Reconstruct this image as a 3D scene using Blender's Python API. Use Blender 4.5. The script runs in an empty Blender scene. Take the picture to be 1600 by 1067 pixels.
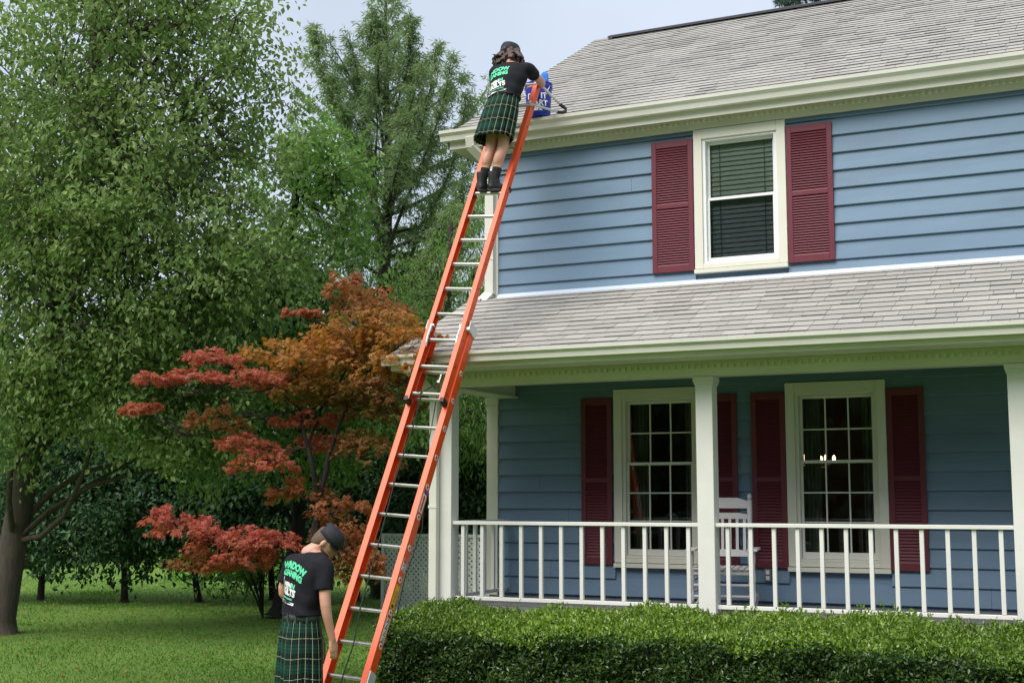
import bpy, bmesh, math, random
import numpy as np
from mathutils import Vector, Matrix
from mathutils.bvhtree import BVHTree

# ------------------------------------------------------------------ camera, sky, sun, exposure
scene = bpy.context.scene
COL = scene.collection
R = math.radians
YAW, PITCH, FPX = R(25.65), math.atan2(246.5, 2050.0), 2050.0

cam_d = bpy.data.cameras.new('camera')
cam_d.sensor_width = 36.0
cam_d.lens = 36.0 * FPX / 1600.0
cam_d.clip_start, cam_d.clip_end = 0.1, 2000.0
cam = bpy.data.objects.new('camera', cam_d)
cam.location = (0, 0, 2.0)
cam.rotation_euler = (R(90) + PITCH, 0, YAW)
COL.objects.link(cam)
scene.camera = cam

SUN_EL, SUN_AZ = R(53), R(194)          # azimuth the light comes from, clockwise from +Y
world = bpy.data.worlds.new('World')
scene.world = world
world.use_nodes = True
wn, wl = world.node_tree.nodes, world.node_tree.links
wn.clear()
w_out = wn.new('ShaderNodeOutputWorld')
w_bg = wn.new('ShaderNodeBackground')
w_bg.inputs['Strength'].default_value = 0.072
w_sky = wn.new('ShaderNodeTexSky')
w_sky.sky_type = 'NISHITA'
w_sky.sun_disc = False
w_sky.sun_elevation = SUN_EL
w_sky.sun_rotation = SUN_AZ
w_sky.dust_density = 3.0
w_mix = wn.new('ShaderNodeMixRGB')
w_mix.inputs[2].default_value = (8.0, 9.0, 10.6, 1)      # thin overcast over the blue
w_tc = wn.new('ShaderNodeTexCoord')
w_no = wn.new('ShaderNodeTexNoise')
w_no.inputs['Scale'].default_value = 2.2
w_no.inputs['Detail'].default_value = 4.0
w_mr = wn.new('ShaderNodeMapRange')
w_mr.inputs[1].default_value, w_mr.inputs[2].default_value = 0.3, 0.7
w_mr.inputs[3].default_value, w_mr.inputs[4].default_value = 0.72, 0.97
wl.new(w_tc.outputs['Generated'], w_no.inputs['Vector'])
wl.new(w_no.outputs['Fac'], w_mr.inputs[0])
wl.new(w_mr.outputs[0], w_mix.inputs[0])
wl.new(w_sky.outputs[0], w_mix.inputs[1])
wl.new(w_mix.outputs[0], w_bg.inputs['Color'])
wl.new(w_bg.outputs[0], w_out.inputs['Surface'])

sun_d = bpy.data.lights.new('sun', 'SUN')
sun_d.energy = 3.3
sun_d.angle = R(44)
sun_d.color = (1.0, 0.96, 0.9)
sun = bpy.data.objects.new('sun', sun_d)
COL.objects.link(sun)
_sd = Vector((math.sin(SUN_AZ) * math.cos(SUN_EL), math.cos(SUN_AZ) * math.cos(SUN_EL), math.sin(SUN_EL)))
sun.rotation_euler = (-_sd).to_track_quat('-Z', 'Y').to_euler()
sun.location = (-4, -4, 30)

scene.view_settings.view_transform = 'Standard'
scene.view_settings.look = 'None'
scene.view_settings.exposure = 0.42
scene.view_settings.gamma = 1.0
scene.view_settings.use_curve_mapping = False
scene.cycles.max_bounces = 6
scene.cycles.diffuse_bounces = 3
scene.cycles.glossy_bounces = 2
scene.cycles.transparent_max_bounces = 12
scene.cycles.caustics_reflective = False
scene.cycles.caustics_refractive = False

# ------------------------------------------------------------------ helpers
S = 0.87                                 # survey units of the house -> metres, about eye height


def T(p):
    return (p[0] * S, p[1] * S, 2.0 + (p[2] - 2.0) * S)


_cf = np.array([-math.sin(YAW) * math.cos(PITCH), math.cos(YAW) * math.cos(PITCH), math.sin(PITCH)])
_cr = np.array([math.cos(YAW), math.sin(YAW), 0.0])
_cu = np.cross(_cr, _cf)


def at(x, y, D):
    """survey: bearing of a thing in the photograph and its distance -> a place on site"""
    return np.array([0, 0, 2.0]) + D * (_cf + _cr * (x - 800.0) / FPX - _cu * (y - 533.5) / FPX)


W_OF = {}


def link(o, parent=None, basis=None):
    COL.objects.link(o)
    b = basis if basis is not None else Matrix.Identity(4)
    o.matrix_basis = b
    if parent is not None:
        o.parent = parent
        o.matrix_parent_inverse = W_OF[parent.name].inverted()
    W_OF[o.name] = b
    return o


def tag(o, label=None, cat=None, group=None, kind=None):
    if label: o['label'] = label
    if cat: o['category'] = cat
    if group: o['group'] = group
    if kind: o['kind'] = kind
    return o


def empty(name, loc, parent=None, rotz=0.0):
    o = bpy.data.objects.new(name, None)
    o.empty_display_size = 0.2
    return link(o, parent, Matrix.Translation(Vector(loc)) @ Matrix.Rotation(rotz, 4, 'Z'))


def mesh_np(name, V, Fc, smooth=False, tint=None, mats=None):
    """V (n,3); Fc (m,k) index array, or a list of such arrays"""
    if not isinstance(Fc, list):
        Fc = [Fc]
    Fc = [np.asarray(f, dtype=np.int32) for f in Fc if len(f)]
    V = np.asarray(V, dtype=np.float32)
    me = bpy.data.meshes.new(name)
    me.vertices.add(len(V))
    me.vertices.foreach_set('co', V.ravel())
    idx = np.concatenate([f.ravel() for f in Fc])
    tot = np.concatenate([np.full(len(f), f.shape[1], dtype=np.int32) for f in Fc])
    st = np.concatenate([[0], np.cumsum(tot)[:-1]]).astype(np.int32)
    me.loops.add(len(idx))
    me.loops.foreach_set('vertex_index', idx)
    me.polygons.add(len(tot))
    me.polygons.foreach_set('loop_start', st)
    me.polygons.foreach_set('loop_total', tot)
    me.polygons.foreach_set('use_smooth', np.full(len(tot), smooth, dtype=bool))
    me.update(calc_edges=True)
    if tint is not None:
        a = me.attributes.new('tint', 'FLOAT', 'POINT')
        a.data.foreach_set('value', np.asarray(tint, dtype=np.float32))
    return me


class MB:
    """collects boxes, prisms and tubes into one mesh"""

    def __init__(self, xf=None):
        self.V, self.F, self.M, self.n, self.xf = [], [], [], 0, xf
        self.mi = 0

    def add(self, verts, faces):
        verts = [tuple(v) for v in verts]
        if self.xf: verts = [self.xf(v) for v in verts]
        self.V += verts
        self.F += [tuple(i + self.n for i in f) for f in faces]
        self.M += [self.mi] * len(faces)
        self.n += len(verts)
        return self

    def box(self, x0, x1, y0, y1, z0, z1):
        v = [(x0, y0, z0), (x1, y0, z0), (x1, y1, z0), (x0, y1, z0), (x0, y0, z1), (x1, y0, z1), (x1, y1, z1), (x0, y1, z1)]
        return self.add(v, [(3, 2, 1, 0), (4, 5, 6, 7), (0, 1, 5, 4), (1, 2, 6, 5), (2, 3, 7, 6), (3, 0, 4, 7)])

    def prism_x(self, prof, x0, x1):
        """closed (y,z) profile, counter-clockwise seen from +X, extruded along X"""
        n = len(prof)
        v = [(x0, p[0], p[1]) for p in prof] + [(x1, p[0], p[1]) for p in prof]
        f = [tuple(reversed(range(n))), tuple(range(n, 2 * n))]
        f += [(i, (i + 1) % n, n + (i + 1) % n, n + i) for i in range(n)]
        return self.add(v, f)

    def obox(self, o, a, b, c):
        """box from corner o with edge vectors a, b, c"""
        o, a, b, c = map(np.array, (o, a, b, c))
        v = [o, o + a, o + a + b, o + b, o + c, o + a + c, o + a + b + c, o + b + c]
        return self.add(v, [(3, 2, 1, 0), (4, 5, 6, 7), (0, 1, 5, 4), (1, 2, 6, 5), (2, 3, 7, 6), (3, 0, 4, 7)])

    def tube(self, pts, rad, seg=8, cap=True):
        V, Fq, caps = tube_arrays(pts, rad, seg)
        self.add(V, [tuple(f) for f in Fq] + ([tuple(c) for c in caps] if cap else []))
        return self

    def mesh(self, name, smooth=False):
        me = bpy.data.meshes.new(name)
        me.from_pydata(self.V, [], self.F)
        if any(self.M):
            me.polygons.foreach_set('material_index', self.M)
        if smooth:
            me.polygons.foreach_set('use_smooth', [True] * len(me.polygons))
        bm = bmesh.new(); bm.from_mesh(me)
        bmesh.ops.recalc_face_normals(bm, faces=bm.faces)
        bm.to_mesh(me); bm.free()
        me.update()
        return me

    def build(self, name, mat, parent=None, smooth=False, bevel=0.0):
        me = self.mesh(name, smooth)
        for m in (mat if isinstance(mat, (list, tuple)) else [mat]):
            me.materials.append(m)
        o = bpy.data.objects.new(name, me)
        link(o, parent)
        if bevel:
            md = o.modifiers.new('bevel', 'BEVEL')
            md.width, md.segments, md.limit_method = bevel, 2, 'ANGLE'
        return o


def frames(pts):
    P = np.asarray(pts, float)
    t = np.gradient(P, axis=0)
    t /= np.linalg.norm(t, axis=1)[:, None] + 1e-12
    ref = np.array([0, 0, 1.0]) if abs(t[0][2]) < 0.9 else np.array([1.0, 0, 0])
    u = np.cross(ref, t[0]); u /= np.linalg.norm(u)
    out = []
    for k in range(len(P)):
        u = u - t[k] * (u @ t[k]); u /= np.linalg.norm(u) + 1e-12
        out.append((u.copy(), np.cross(t[k], u)))
    return P, out


def tube_arrays(pts, rad, seg=8):
    P, fr = frames(pts)
    rad = np.broadcast_to(np.asarray(rad, float), (len(P),))
    a = np.linspace(0, 2 * math.pi, seg, endpoint=False)
    ca, sa = np.cos(a)[:, None], np.sin(a)[:, None]
    V = np.concatenate([P[k] + rad[k] * (ca * fr[k][0] + sa * fr[k][1]) for k in range(len(P))])
    Fq = []
    for k in range(len(P) - 1):
        for i in range(seg):
            j = (i + 1) % seg
            Fq.append((k * seg + i, k * seg + j, (k + 1) * seg + j, (k + 1) * seg + i))
    caps = [list(reversed(range(seg))), list(range((len(P) - 1) * seg, len(P) * seg))]
    return V, Fq, caps


def obj_mesh(name, me, mat, parent=None, basis=None):
    for m in (mat if isinstance(mat, (list, tuple)) else [mat]):
        me.materials.append(m)
    return link(bpy.data.objects.new(name, me), parent, basis)


# ------------------------------------------------------------------ materials
def mat_base(name):
    m = bpy.data.materials.new(name)
    m.use_nodes = True
    nt = m.node_tree
    b = nt.nodes['Principled BSDF']
    return m, nt, b


def N(nt, t, **kw):
    n = nt.nodes.new(t)
    for k, v in kw.items():
        n.inputs[k].default_value = v
    return n


def surf(name, col, rough=0.6, var=0.12, scale=6.0, bump=0.0, bscale=60.0, metal=0.0, spec=0.5, stretch=(1, 1, 1), dirt=None, dirt_amt=0.0):
    """plain surface with mottling, fine relief and optional stains"""
    m, nt, b = mat_base(name)
    L = nt.links
    tc = N(nt, 'ShaderNodeTexCoord')
    mp = N(nt, 'ShaderNodeMapping'); mp.inputs['Scale'].default_value = stretch
    L.new(tc.outputs['Object'], mp.inputs['Vector'])
    no = N(nt, 'ShaderNodeTexNoise', Scale=scale, Detail=6.0, Roughness=0.6)
    L.new(mp.outputs[0], no.inputs['Vector'])
    cr = N(nt, 'ShaderNodeValToRGB')
    c = np.array(col)
    cr.color_ramp.elements[0].color = (*np.clip(c * (1 - var), 0, 1), 1)
    cr.color_ramp.elements[1].color = (*np.clip(c * (1 + var), 0, 1), 1)
    cr.color_ramp.elements[0].position, cr.color_ramp.elements[1].position = 0.3, 0.7
    L.new(no.outputs['Fac'], cr.inputs[0])
    out = cr.outputs[0]
    if dirt is not None:
        n2 = N(nt, 'ShaderNodeTexNoise', Scale=scale * 0.35, Detail=8.0, Roughness=0.7)
        L.new(mp.outputs[0], n2.inputs['Vector'])
        mr = N(nt, 'ShaderNodeMapRange')
        mr.inputs[1].default_value, mr.inputs[2].default_value = 0.48, 0.75
        mr.inputs[4].default_value = dirt_amt
        L.new(n2.outputs['Fac'], mr.inputs[0])
        mx = N(nt, 'ShaderNodeMixRGB'); mx.inputs[2].default_value = (*dirt, 1)
        L.new(mr.outputs[0], mx.inputs[0]); L.new(out, mx.inputs[1])
        out = mx.outputs[0]
    L.new(out, b.inputs['Base Color'])
    b.inputs['Roughness'].default_value = rough
    b.inputs['Metallic'].default_value = metal
    b.inputs['Specular IOR Level'].default_value = spec
    if bump:
        nb = N(nt, 'ShaderNodeTexNoise', Scale=bscale, Detail=5.0)
        L.new(mp.outputs[0], nb.inputs['Vector'])
        bp = N(nt, 'ShaderNodeBump', Strength=bump, Distance=0.01)
        L.new(nb.outputs['Fac'], bp.inputs['Height'])
        L.new(bp.outputs[0], b.inputs['Normal'])
    return m


def foliage(name, c0, c1, c2, trans=0.3, rough=0.5, spec=0.3):
    """leaf colour differs from leaf to leaf (attribute tint)"""
    m, nt, b = mat_base(name)
    L = nt.links
    at_ = N(nt, 'ShaderNodeAttribute'); at_.attribute_name = 'tint'
    cr = N(nt, 'ShaderNodeValToRGB')
    e = cr.color_ramp.elements
    e[0].color, e[1].color = (*c0, 1), (*c2, 1)
    k = e.new(0.5); k.color = (*c1, 1)
    L.new(at_.outputs['Fac'], cr.inputs[0])
    L.new(cr.outputs[0], b.inputs['Base Color'])
    b.inputs['Roughness'].default_value = rough
    b.inputs['Specular IOR Level'].default_value = spec
    tr = N(nt, 'ShaderNodeBsdfTranslucent')
    hs = N(nt, 'ShaderNodeHueSaturation', Saturation=1.1, Value=1.3)
    L.new(cr.outputs[0], hs.inputs['Color']); L.new(hs.outputs[0], tr.inputs['Color'])
    mx = N(nt, 'ShaderNodeMixShader'); mx.inputs[0].default_value = trans
    o = nt.nodes['Material Output']
    L.new(b.outputs[0], mx.inputs[1]); L.new(tr.outputs[0], mx.inputs[2])
    L.new(mx.outputs[0], o.inputs['Surface'])
    return m


def tinted(name, c0, c1, rough=0.9, scale=40.0, amt=0.25, bump=0.5):
    """pieces whose colour differs from piece to piece, with fine grain"""
    m, nt, b = mat_base(name)
    L = nt.links
    at_ = N(nt, 'ShaderNodeAttribute'); at_.attribute_name = 'tint'
    mx = N(nt, 'ShaderNodeMixRGB')
    mx.inputs[1].default_value, mx.inputs[2].default_value = (*c0, 1), (*c1, 1)
    L.new(at_.outputs['Fac'], mx.inputs[0])
    geo = N(nt, 'ShaderNodeNewGeometry')
    no = N(nt, 'ShaderNodeTexNoise', Scale=scale, Detail=4.0, Roughness=0.7)
    L.new(geo.outputs['Position'], no.inputs['Vector'])
    n2 = N(nt, 'ShaderNodeTexNoise', Scale=0.9, Detail=6.0, Roughness=0.65)
    L.new(geo.outputs['Position'], n2.inputs['Vector'])
    ad = N(nt, 'ShaderNodeMath'); ad.operation = 'ADD'
    L.new(no.outputs['Fac'], ad.inputs[0]); L.new(n2.outputs['Fac'], ad.inputs[1])
    mr = N(nt, 'ShaderNodeMapRange')
    mr.inputs[1].default_value, mr.inputs[2].default_value = 0.6, 1.4
    mr.inputs[3].default_value, mr.inputs[4].default_value = 1 - amt, 1 + amt
    L.new(ad.outputs[0], mr.inputs[0])
    vm = N(nt, 'ShaderNodeVectorMath'); vm.operation = 'SCALE'
    L.new(mx.outputs[0], vm.inputs[0]); L.new(mr.outputs[0], vm.inputs['Scale'])
    L.new(vm.outputs[0], b.inputs['Base Color'])
    b.inputs['Roughness'].default_value = rough
    bp = N(nt, 'ShaderNodeBump', Strength=bump, Distance=0.004)
    L.new(no.outputs['Fac'], bp.inputs['Height']); L.new(bp.outputs[0], b.inputs['Normal'])
    return m


def glass_mat(name, clear):
    m, nt, b = mat_base(name)
    L = nt.links
    tr = N(nt, 'ShaderNodeBsdfTransparent'); tr.inputs['Color'].default_value = (*clear, 1)
    gl = N(nt, 'ShaderNodeBsdfGlossy'); gl.inputs['Roughness'].default_value = 0.015
    fr = N(nt, 'ShaderNodeFresnel', IOR=1.5)
    mr = N(nt, 'ShaderNodeMapRange')
    mr.inputs[1].default_value, mr.inputs[2].default_value = 0.0, 1.0
    mr.inputs[3].default_value, mr.inputs[4].default_value = 0.03, 1.0
    L.new(fr.outputs[0], mr.inputs[0])
    geo = N(nt, 'ShaderNodeNewGeometry')
    no = N(nt, 'ShaderNodeTexNoise', Scale=1.3, Detail=1.0)
    L.new(geo.outputs['Position'], no.inputs['Vector'])
    bp = N(nt, 'ShaderNodeBump', Strength=0.12, Distance=0.02)
    L.new(no.outputs['Fac'], bp.inputs['Height']); L.new(bp.outputs[0], gl.inputs['Normal'])
    mx = N(nt, 'ShaderNodeMixShader')
    L.new(mr.outputs[0], mx.inputs[0]); L.new(tr.outputs[0], mx.inputs[1]); L.new(gl.outputs[0], mx.inputs[2])
    L.new(mx.outputs[0], nt.nodes['Material Output'].inputs['Surface'])
    return m


def emit_mat(name, col, s):
    m, nt, b = mat_base(name)
    b.inputs['Emission Color'].default_value = (*col, 1)
    b.inputs['Emission Strength'].default_value = s
    return m


def tartan(name, su, sv):
    """green and black plaid with thin pale lines, from the UV map in metres"""
    m, nt, b = mat_base(name)
    L = nt.links
    uv = N(nt, 'ShaderNodeUVMap'); uv.uv_map = 'cloth'
    sp = N(nt, 'ShaderNodeSeparateXYZ'); L.new(uv.outputs[0], sp.inputs[0])
    cols = []
    lines = []
    for ax, s in ((0, su), (1, sv)):
        dv = N(nt, 'ShaderNodeMath'); dv.operation = 'DIVIDE'; dv.inputs[1].default_value = s
        L.new(sp.outputs[ax], dv.inputs[0])
        fc = N(nt, 'ShaderNodeMath'); fc.operation = 'FRACT'; L.new(dv.outputs[0], fc.inputs[0])
        cr = N(nt, 'ShaderNodeValToRGB'); cr.color_ramp.interpolation = 'CONSTANT'
        e = cr.color_ramp.elements
        e[0].position, e[0].color = 0.0, (0.004, 0.005, 0.007, 1)
        e[1].position, e[1].color = 0.30, (0.010, 0.052, 0.036, 1)
        for p, c in ((0.42, (0.006, 0.024, 0.019, 1)), (0.47, (0.014, 0.075, 0.047, 1)), (0.58, (0.005, 0.016, 0.015, 1)), (0.63, (0.010, 0.052, 0.036, 1)), (0.75, (0.004, 0.005, 0.007, 1))):
            k = e.new(p); k.color = c
        L.new(fc.outputs[0], cr.inputs[0])
        cols.append(cr.outputs[0])
        lt = N(nt, 'ShaderNodeMath'); lt.operation = 'LESS_THAN'; lt.inputs[1].default_value = 0.0045 / s
        L.new(fc.outputs[0], lt.inputs[0]); lines.append(lt.outputs[0])
    mx = N(nt, 'ShaderNodeMixRGB'); mx.inputs[0].default_value = 0.5
    L.new(cols[0], mx.inputs[1]); L.new(cols[1], mx.inputs[2])
    ad = N(nt, 'ShaderNodeMath'); ad.operation = 'ADD'; ad.use_clamp = True
    L.new(lines[0], ad.inputs[0]); L.new(lines[1], ad.inputs[1])
    ml = N(nt, 'ShaderNodeMath'); ml.operation = 'MULTIPLY'; ml.inputs[1].default_value = 0.62
    L.new(ad.outputs[0], ml.inputs[0])
    m2 = N(nt, 'ShaderNodeMixRGB'); m2.inputs[2].default_value = (0.42, 0.47, 0.27, 1)
    L.new(ml.outputs[0], m2.inputs[0]); L.new(mx.outputs[0], m2.inputs[1])
    L.new(m2.outputs[0], b.inputs['Base Color'])
    b.inputs['Roughness'].default_value = 0.9
    b.inputs['Specular IOR Level'].default_value = 0.2
    return m


M = {}
M['siding'] = surf('siding_blue', (0.137, 0.221, 0.322), 0.55, 0.10, 1.4, 0.12, 90, stretch=(0.5, 1, 3), dirt=(0.075, 0.10, 0.125), dirt_amt=0.45)
M['cream'] = surf('cream_paint', (0.69, 0.68, 0.59), 0.5, 0.04, 2.0, 0.05, 60, dirt=(0.42, 0.41, 0.30), dirt_amt=0.22)
M['gutter'] = surf('gutter_paint', (0.68, 0.67, 0.60), 0.4, 0.04, 3.0, dirt=(0.36, 0.34, 0.26), dirt_amt=0.30, stretch=(1, 1, 1))
M['white'] = surf('white_paint', (0.74, 0.735, 0.69), 0.45, 0.04, 3.0, 0.04, 80, dirt=(0.5, 0.49, 0.42), dirt_amt=0.18)
M['vinyl'] = surf('white_vinyl', (0.82, 0.83, 0.83), 0.35, 0.02, 3.0)
M['burgundy'] = surf('burgundy_shutter', (0.125, 0.016, 0.030), 0.5, 0.10, 3.0, dirt=(0.20, 0.05, 0.06), dirt_amt=0.2)
M['shingle'] = tinted('shingle_granules', (0.302, 0.288, 0.264), (0.378, 0.362, 0.333), 0.95, 55, 0.20, 0.6)
M['butt'] = surf('shingle_cut_edge', (0.105, 0.102, 0.098), 0.9, 0.3, 20)
M['ridge_vent'] = surf('ridge_vent', (0.035, 0.036, 0.045), 0.8, 0.2, 12, 0.3, 40)
M['flash'] = surf('pale_flashing', (0.55, 0.62, 0.74), 0.5, 0.06, 4)
M['under'] = surf('roof_underlay', (0.10, 0.10, 0.09), 0.9)
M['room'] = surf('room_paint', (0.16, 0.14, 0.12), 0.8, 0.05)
M['curtain'] = surf('curtain', (0.30, 0.30, 0.28), 0.9, 0.1, 8, stretch=(8, 8, 0.2))
M['blind'] = surf('blind_slat', (0.80, 0.84, 0.76), 0.5, 0.05)
M['glass'] = glass_mat('window_glass', (0.90, 0.94, 0.92))
M['glass_dark'] = glass_mat('screened_glass', (0.72, 0.75, 0.78))
M['porch_ceil'] = surf('porch_ceiling_dark', (0.30, 0.31, 0.30), 0.7, 0.05, 3)  # dark tone put in to cut bounce and deepen the porch shade
M['deck'] = surf('porch_floor', (0.17, 0.17, 0.175), 0.7, 0.12, 5)
M['brick'] = surf('foundation', (0.20, 0.12, 0.09), 0.9, 0.2, 14)
M['orange'] = surf('orange_fibreglass', (0.86, 0.100, 0.018), 0.42, 0.06, 4, dirt=(0.60, 0.10, 0.04), dirt_amt=0.2)
M['alu'] = surf('aluminium', (0.60, 0.60, 0.60), 0.42, 0.08, 9, metal=0.75, dirt=(0.35, 0.34, 0.33), dirt_amt=0.35)
M['alu_pale'] = surf('aluminium_plate', (0.66, 0.67, 0.68), 0.5, 0.06, 9, metal=0.3)
M['rubber'] = surf('black_rubber', (0.015, 0.015, 0.016), 0.6)
M['rope'] = surf('dark_rope', (0.020, 0.022, 0.020), 0.9, 0.3, 60)
M['yellow'] = surf('yellow_sticker', (0.75, 0.50, 0.02), 0.4, 0.05)
M['paper'] = surf('white_sticker', (0.78, 0.78, 0.78), 0.4, 0.04)
M['ink'] = surf('black_ink', (0.02, 0.02, 0.02), 0.5)
M['red_ink'] = surf('red_ink', (0.55, 0.03, 0.03), 0.5)
M['blue_ink'] = surf('blue_ink', (0.03, 0.06, 0.35), 0.5)
M['chair'] = surf('chair_paint', (0.60, 0.58, 0.60), 0.5, 0.05, 4)
M['lattice'] = surf('lattice_paint', (0.70, 0.71, 0.67), 0.7, 0.08, 3, dirt=(0.40, 0.42, 0.35), dirt_amt=0.3)
M['bark'] = surf('bark', (0.075, 0.060, 0.048), 0.95, 0.3, 8, 0.8, 30, stretch=(3, 3, 0.6))
M['bark_pale'] = surf('bark_pale', (0.17, 0.14, 0.11), 0.95, 0.3, 8, 0.8, 30, stretch=(3, 3, 0.6))
M['bark_dark'] = surf('bark_dark', (0.026, 0.020, 0.018), 0.95, 0.3, 8, 0.5, 30)
M['skin'] = surf('skin', (0.62, 0.315, 0.225), 0.5, 0.08, 9, 0.05, 120)
M['tee'] = surf('black_tee', (0.0105, 0.0105, 0.015), 0.85, 0.2, 12, 0.55, 14, spec=0.25)
M['print_green'] = surf('print_green', (0.10, 0.62, 0.34), 0.7, 0.04)
M['print_white'] = surf('print_white', (0.80, 0.82, 0.82), 0.7, 0.04)
M['tartan'] = tartan('tartan', 0.064, 0.155)
M['belt'] = surf('kilt_belt', (0.040, 0.055, 0.052), 0.8, 0.15, 20)
M['boot'] = surf('black_boot', (0.014, 0.014, 0.015), 0.6, 0.3, 14, 0.3, 40)
M['sole'] = surf('boot_sole', (0.05, 0.05, 0.05), 0.8)
M['sock'] = surf('black_sock', (0.012, 0.012, 0.013), 0.95)
M['cap'] = surf('black_cap', (0.013, 0.014, 0.020), 0.75, 0.2, 20, 0.3, 90)
M['capmesh'] = surf('cap_mesh', (0.055, 0.060, 0.068), 0.8, 0.3, 60)
M['hair_brown'] = surf('brown_hair', (0.078, 0.048, 0.042), 0.55, 0.6, 26, 0.9, 60)
M['hair_fair'] = surf('sandy_hair', (0.115, 0.070, 0.042), 0.7, 0.3, 60, 0.7, 160)
M['beard'] = surf('dark_beard', (0.055, 0.032, 0.022), 0.8, 0.4, 60, 0.7, 160)
M['bucket'] = surf('blue_bucket', (0.012, 0.028, 0.36), 0.35, 0.05, 5)
M['mitt'] = surf('blue_mitt', (0.045, 0.20, 0.66), 0.9, 0.12, 12, 0.5, 50)
M['grey_box'] = surf('outlet_cover', (0.16, 0.17, 0.18), 0.5)
M['brass'] = surf('lamp_brass', (0.30, 0.18, 0.06), 0.35, 0.1, 8, metal=0.9)
M['bulb'] = emit_mat('lit_bulb', (1.0, 0.55, 0.24), 16.0)
M['leaf_left'] = foliage('leaf_broad', (0.100, 0.180, 0.050), (0.190, 0.285, 0.086), (0.340, 0.410, 0.170), 0.5, 0.5, 0.3)
M['leaf_mid'] = foliage('leaf_mid', (0.088, 0.185, 0.044), (0.165, 0.295, 0.070), (0.290, 0.410, 0.115), 0.5, 0.5, 0.3)
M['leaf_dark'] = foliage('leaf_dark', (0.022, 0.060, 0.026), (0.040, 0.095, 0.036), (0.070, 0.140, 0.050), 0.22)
M['leaf_cyp'] = foliage('cypress_needles', (0.135, 0.210, 0.095), (0.205, 0.290, 0.122), (0.290, 0.370, 0.155), 0.5, 0.5, 0.4)
M['leaf_pine'] = foliage('pine_needles', (0.030, 0.066, 0.050), (0.050, 0.100, 0.075), (0.090, 0.140, 0.100), 0.15)
M['leaf_hedge'] = foliage('hedge_leaves', (0.030, 0.066, 0.018), (0.090, 0.170, 0.026), (0.255, 0.390, 0.052), 0.30, 0.35, 0.55)
M['leaf_maple'] = foliage('maple_leaves', (0.170, 0.125, 0.040), (0.370, 0.150, 0.056), (0.480, 0.135, 0.100), 0.52, 0.5, 0.4)
M['leaf_maple_gold'] = foliage('maple_leaves_gold', (0.160, 0.135, 0.036), (0.420, 0.205, 0.050), (0.450, 0.170, 0.064), 0.52, 0.5, 0.4)
M['leaf_bright'] = foliage('leaf_bright', (0.075, 0.180, 0.030), (0.130, 0.280, 0.040), (0.220, 0.380, 0.055), 0.35)
M['grass'] = foliage('grass_blades', (0.075, 0.15, 0.028), (0.14, 0.255, 0.045), (0.23, 0.33, 0.08), 0.4)

# lawn ground material
m, nt, b = mat_base('lawn_ground')
geo = N(nt, 'ShaderNodeNewGeometry')
n1 = N(nt, 'ShaderNodeTexNoise', Scale=0.35, Detail=6.0, Roughness=0.6)
n2 = N(nt, 'ShaderNodeTexNoise', Scale=22.0, Detail=6.0, Roughness=0.75)
nt.links.new(geo.outputs['Position'], n1.inputs['Vector']); nt.links.new(geo.outputs['Position'], n2.inputs['Vector'])
c1 = N(nt, 'ShaderNodeValToRGB')
e = c1.color_ramp.elements
dry = e.new(0.86); dry.color = (0.26, 0.27, 0.09, 1)
c1.color_ramp.elements[0].position, c1.color_ramp.elements[0].color = 0.30, (0.055, 0.110, 0.024, 1)
c1.color_ramp.elements[1].position, c1.color_ramp.elements[1].color = 0.66, (0.190, 0.310, 0.060, 1)
ad = N(nt, 'ShaderNodeMath'); ad.operation = 'MULTIPLY_ADD'
ad.inputs[1].default_value = 0.55
nt.links.new(n2.outputs['Fac'], ad.inputs[0])
m3 = N(nt, 'ShaderNodeMath'); m3.operation = 'MULTIPLY'; m3.inputs[1].default_value = 0.45
nt.links.new(n1.outputs['Fac'], m3.inputs[0]); nt.links.new(m3.outputs[0], ad.inputs[2])
nt.links.new(ad.outputs[0], c1.inputs[0]); nt.links.new(c1.outputs[0], b.inputs['Base Color'])
b.inputs['Roughness'].default_value = 0.95
b.inputs['Specular IOR Level'].default_value = 0.1
bp = N(nt, 'ShaderNodeBump', Strength=0.8, Distance=0.05)
nt.links.new(n2.outputs['Fac'], bp.inputs['Height']); nt.links.new(bp.outputs[0], b.inputs['Normal'])
M['lawn'] = m

# ------------------------------------------------------------------ ground
bm = bmesh.new()
bmesh.ops.create_grid(bm, x_segments=8, y_segments=8, size=600)
me = bpy.data.meshes.new('lawn'); bm.to_mesh(me); bm.free()
tag(obj_mesh('lawn', me, M['lawn']), 'mown green lawn running back under the trees', kind='structure')

# ------------------------------------------------------------------ house (survey units through T)
XL, XR, YW, YB = -7.62, 2.6, 15.2, 25.4
ZG = 2.0 - 2.0 / S                       # ground in survey units
house = empty('house', T((XL, YW, ZG)))
tag(house, 'two-storey blue lap-sided house with burgundy shutters and a front porch', 'house')
HB = lambda: MB(T)
rng = random.Random(5)

WIN = [  # x0, x1, z0, z1 (outside of trim), kind
    (-4.803, -3.665, 4.715, 6.505, 'upper'),
    (-5.886, -4.740, 1.178, 3.348, 'lower'),
    (-3.745, -2.600, 1.178, 3.348, 'lower'),
]


def open_rect(w):
    k = 0.10
    return (w[0] + k, w[1] - k, w[2] + k, w[3] - k)


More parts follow.
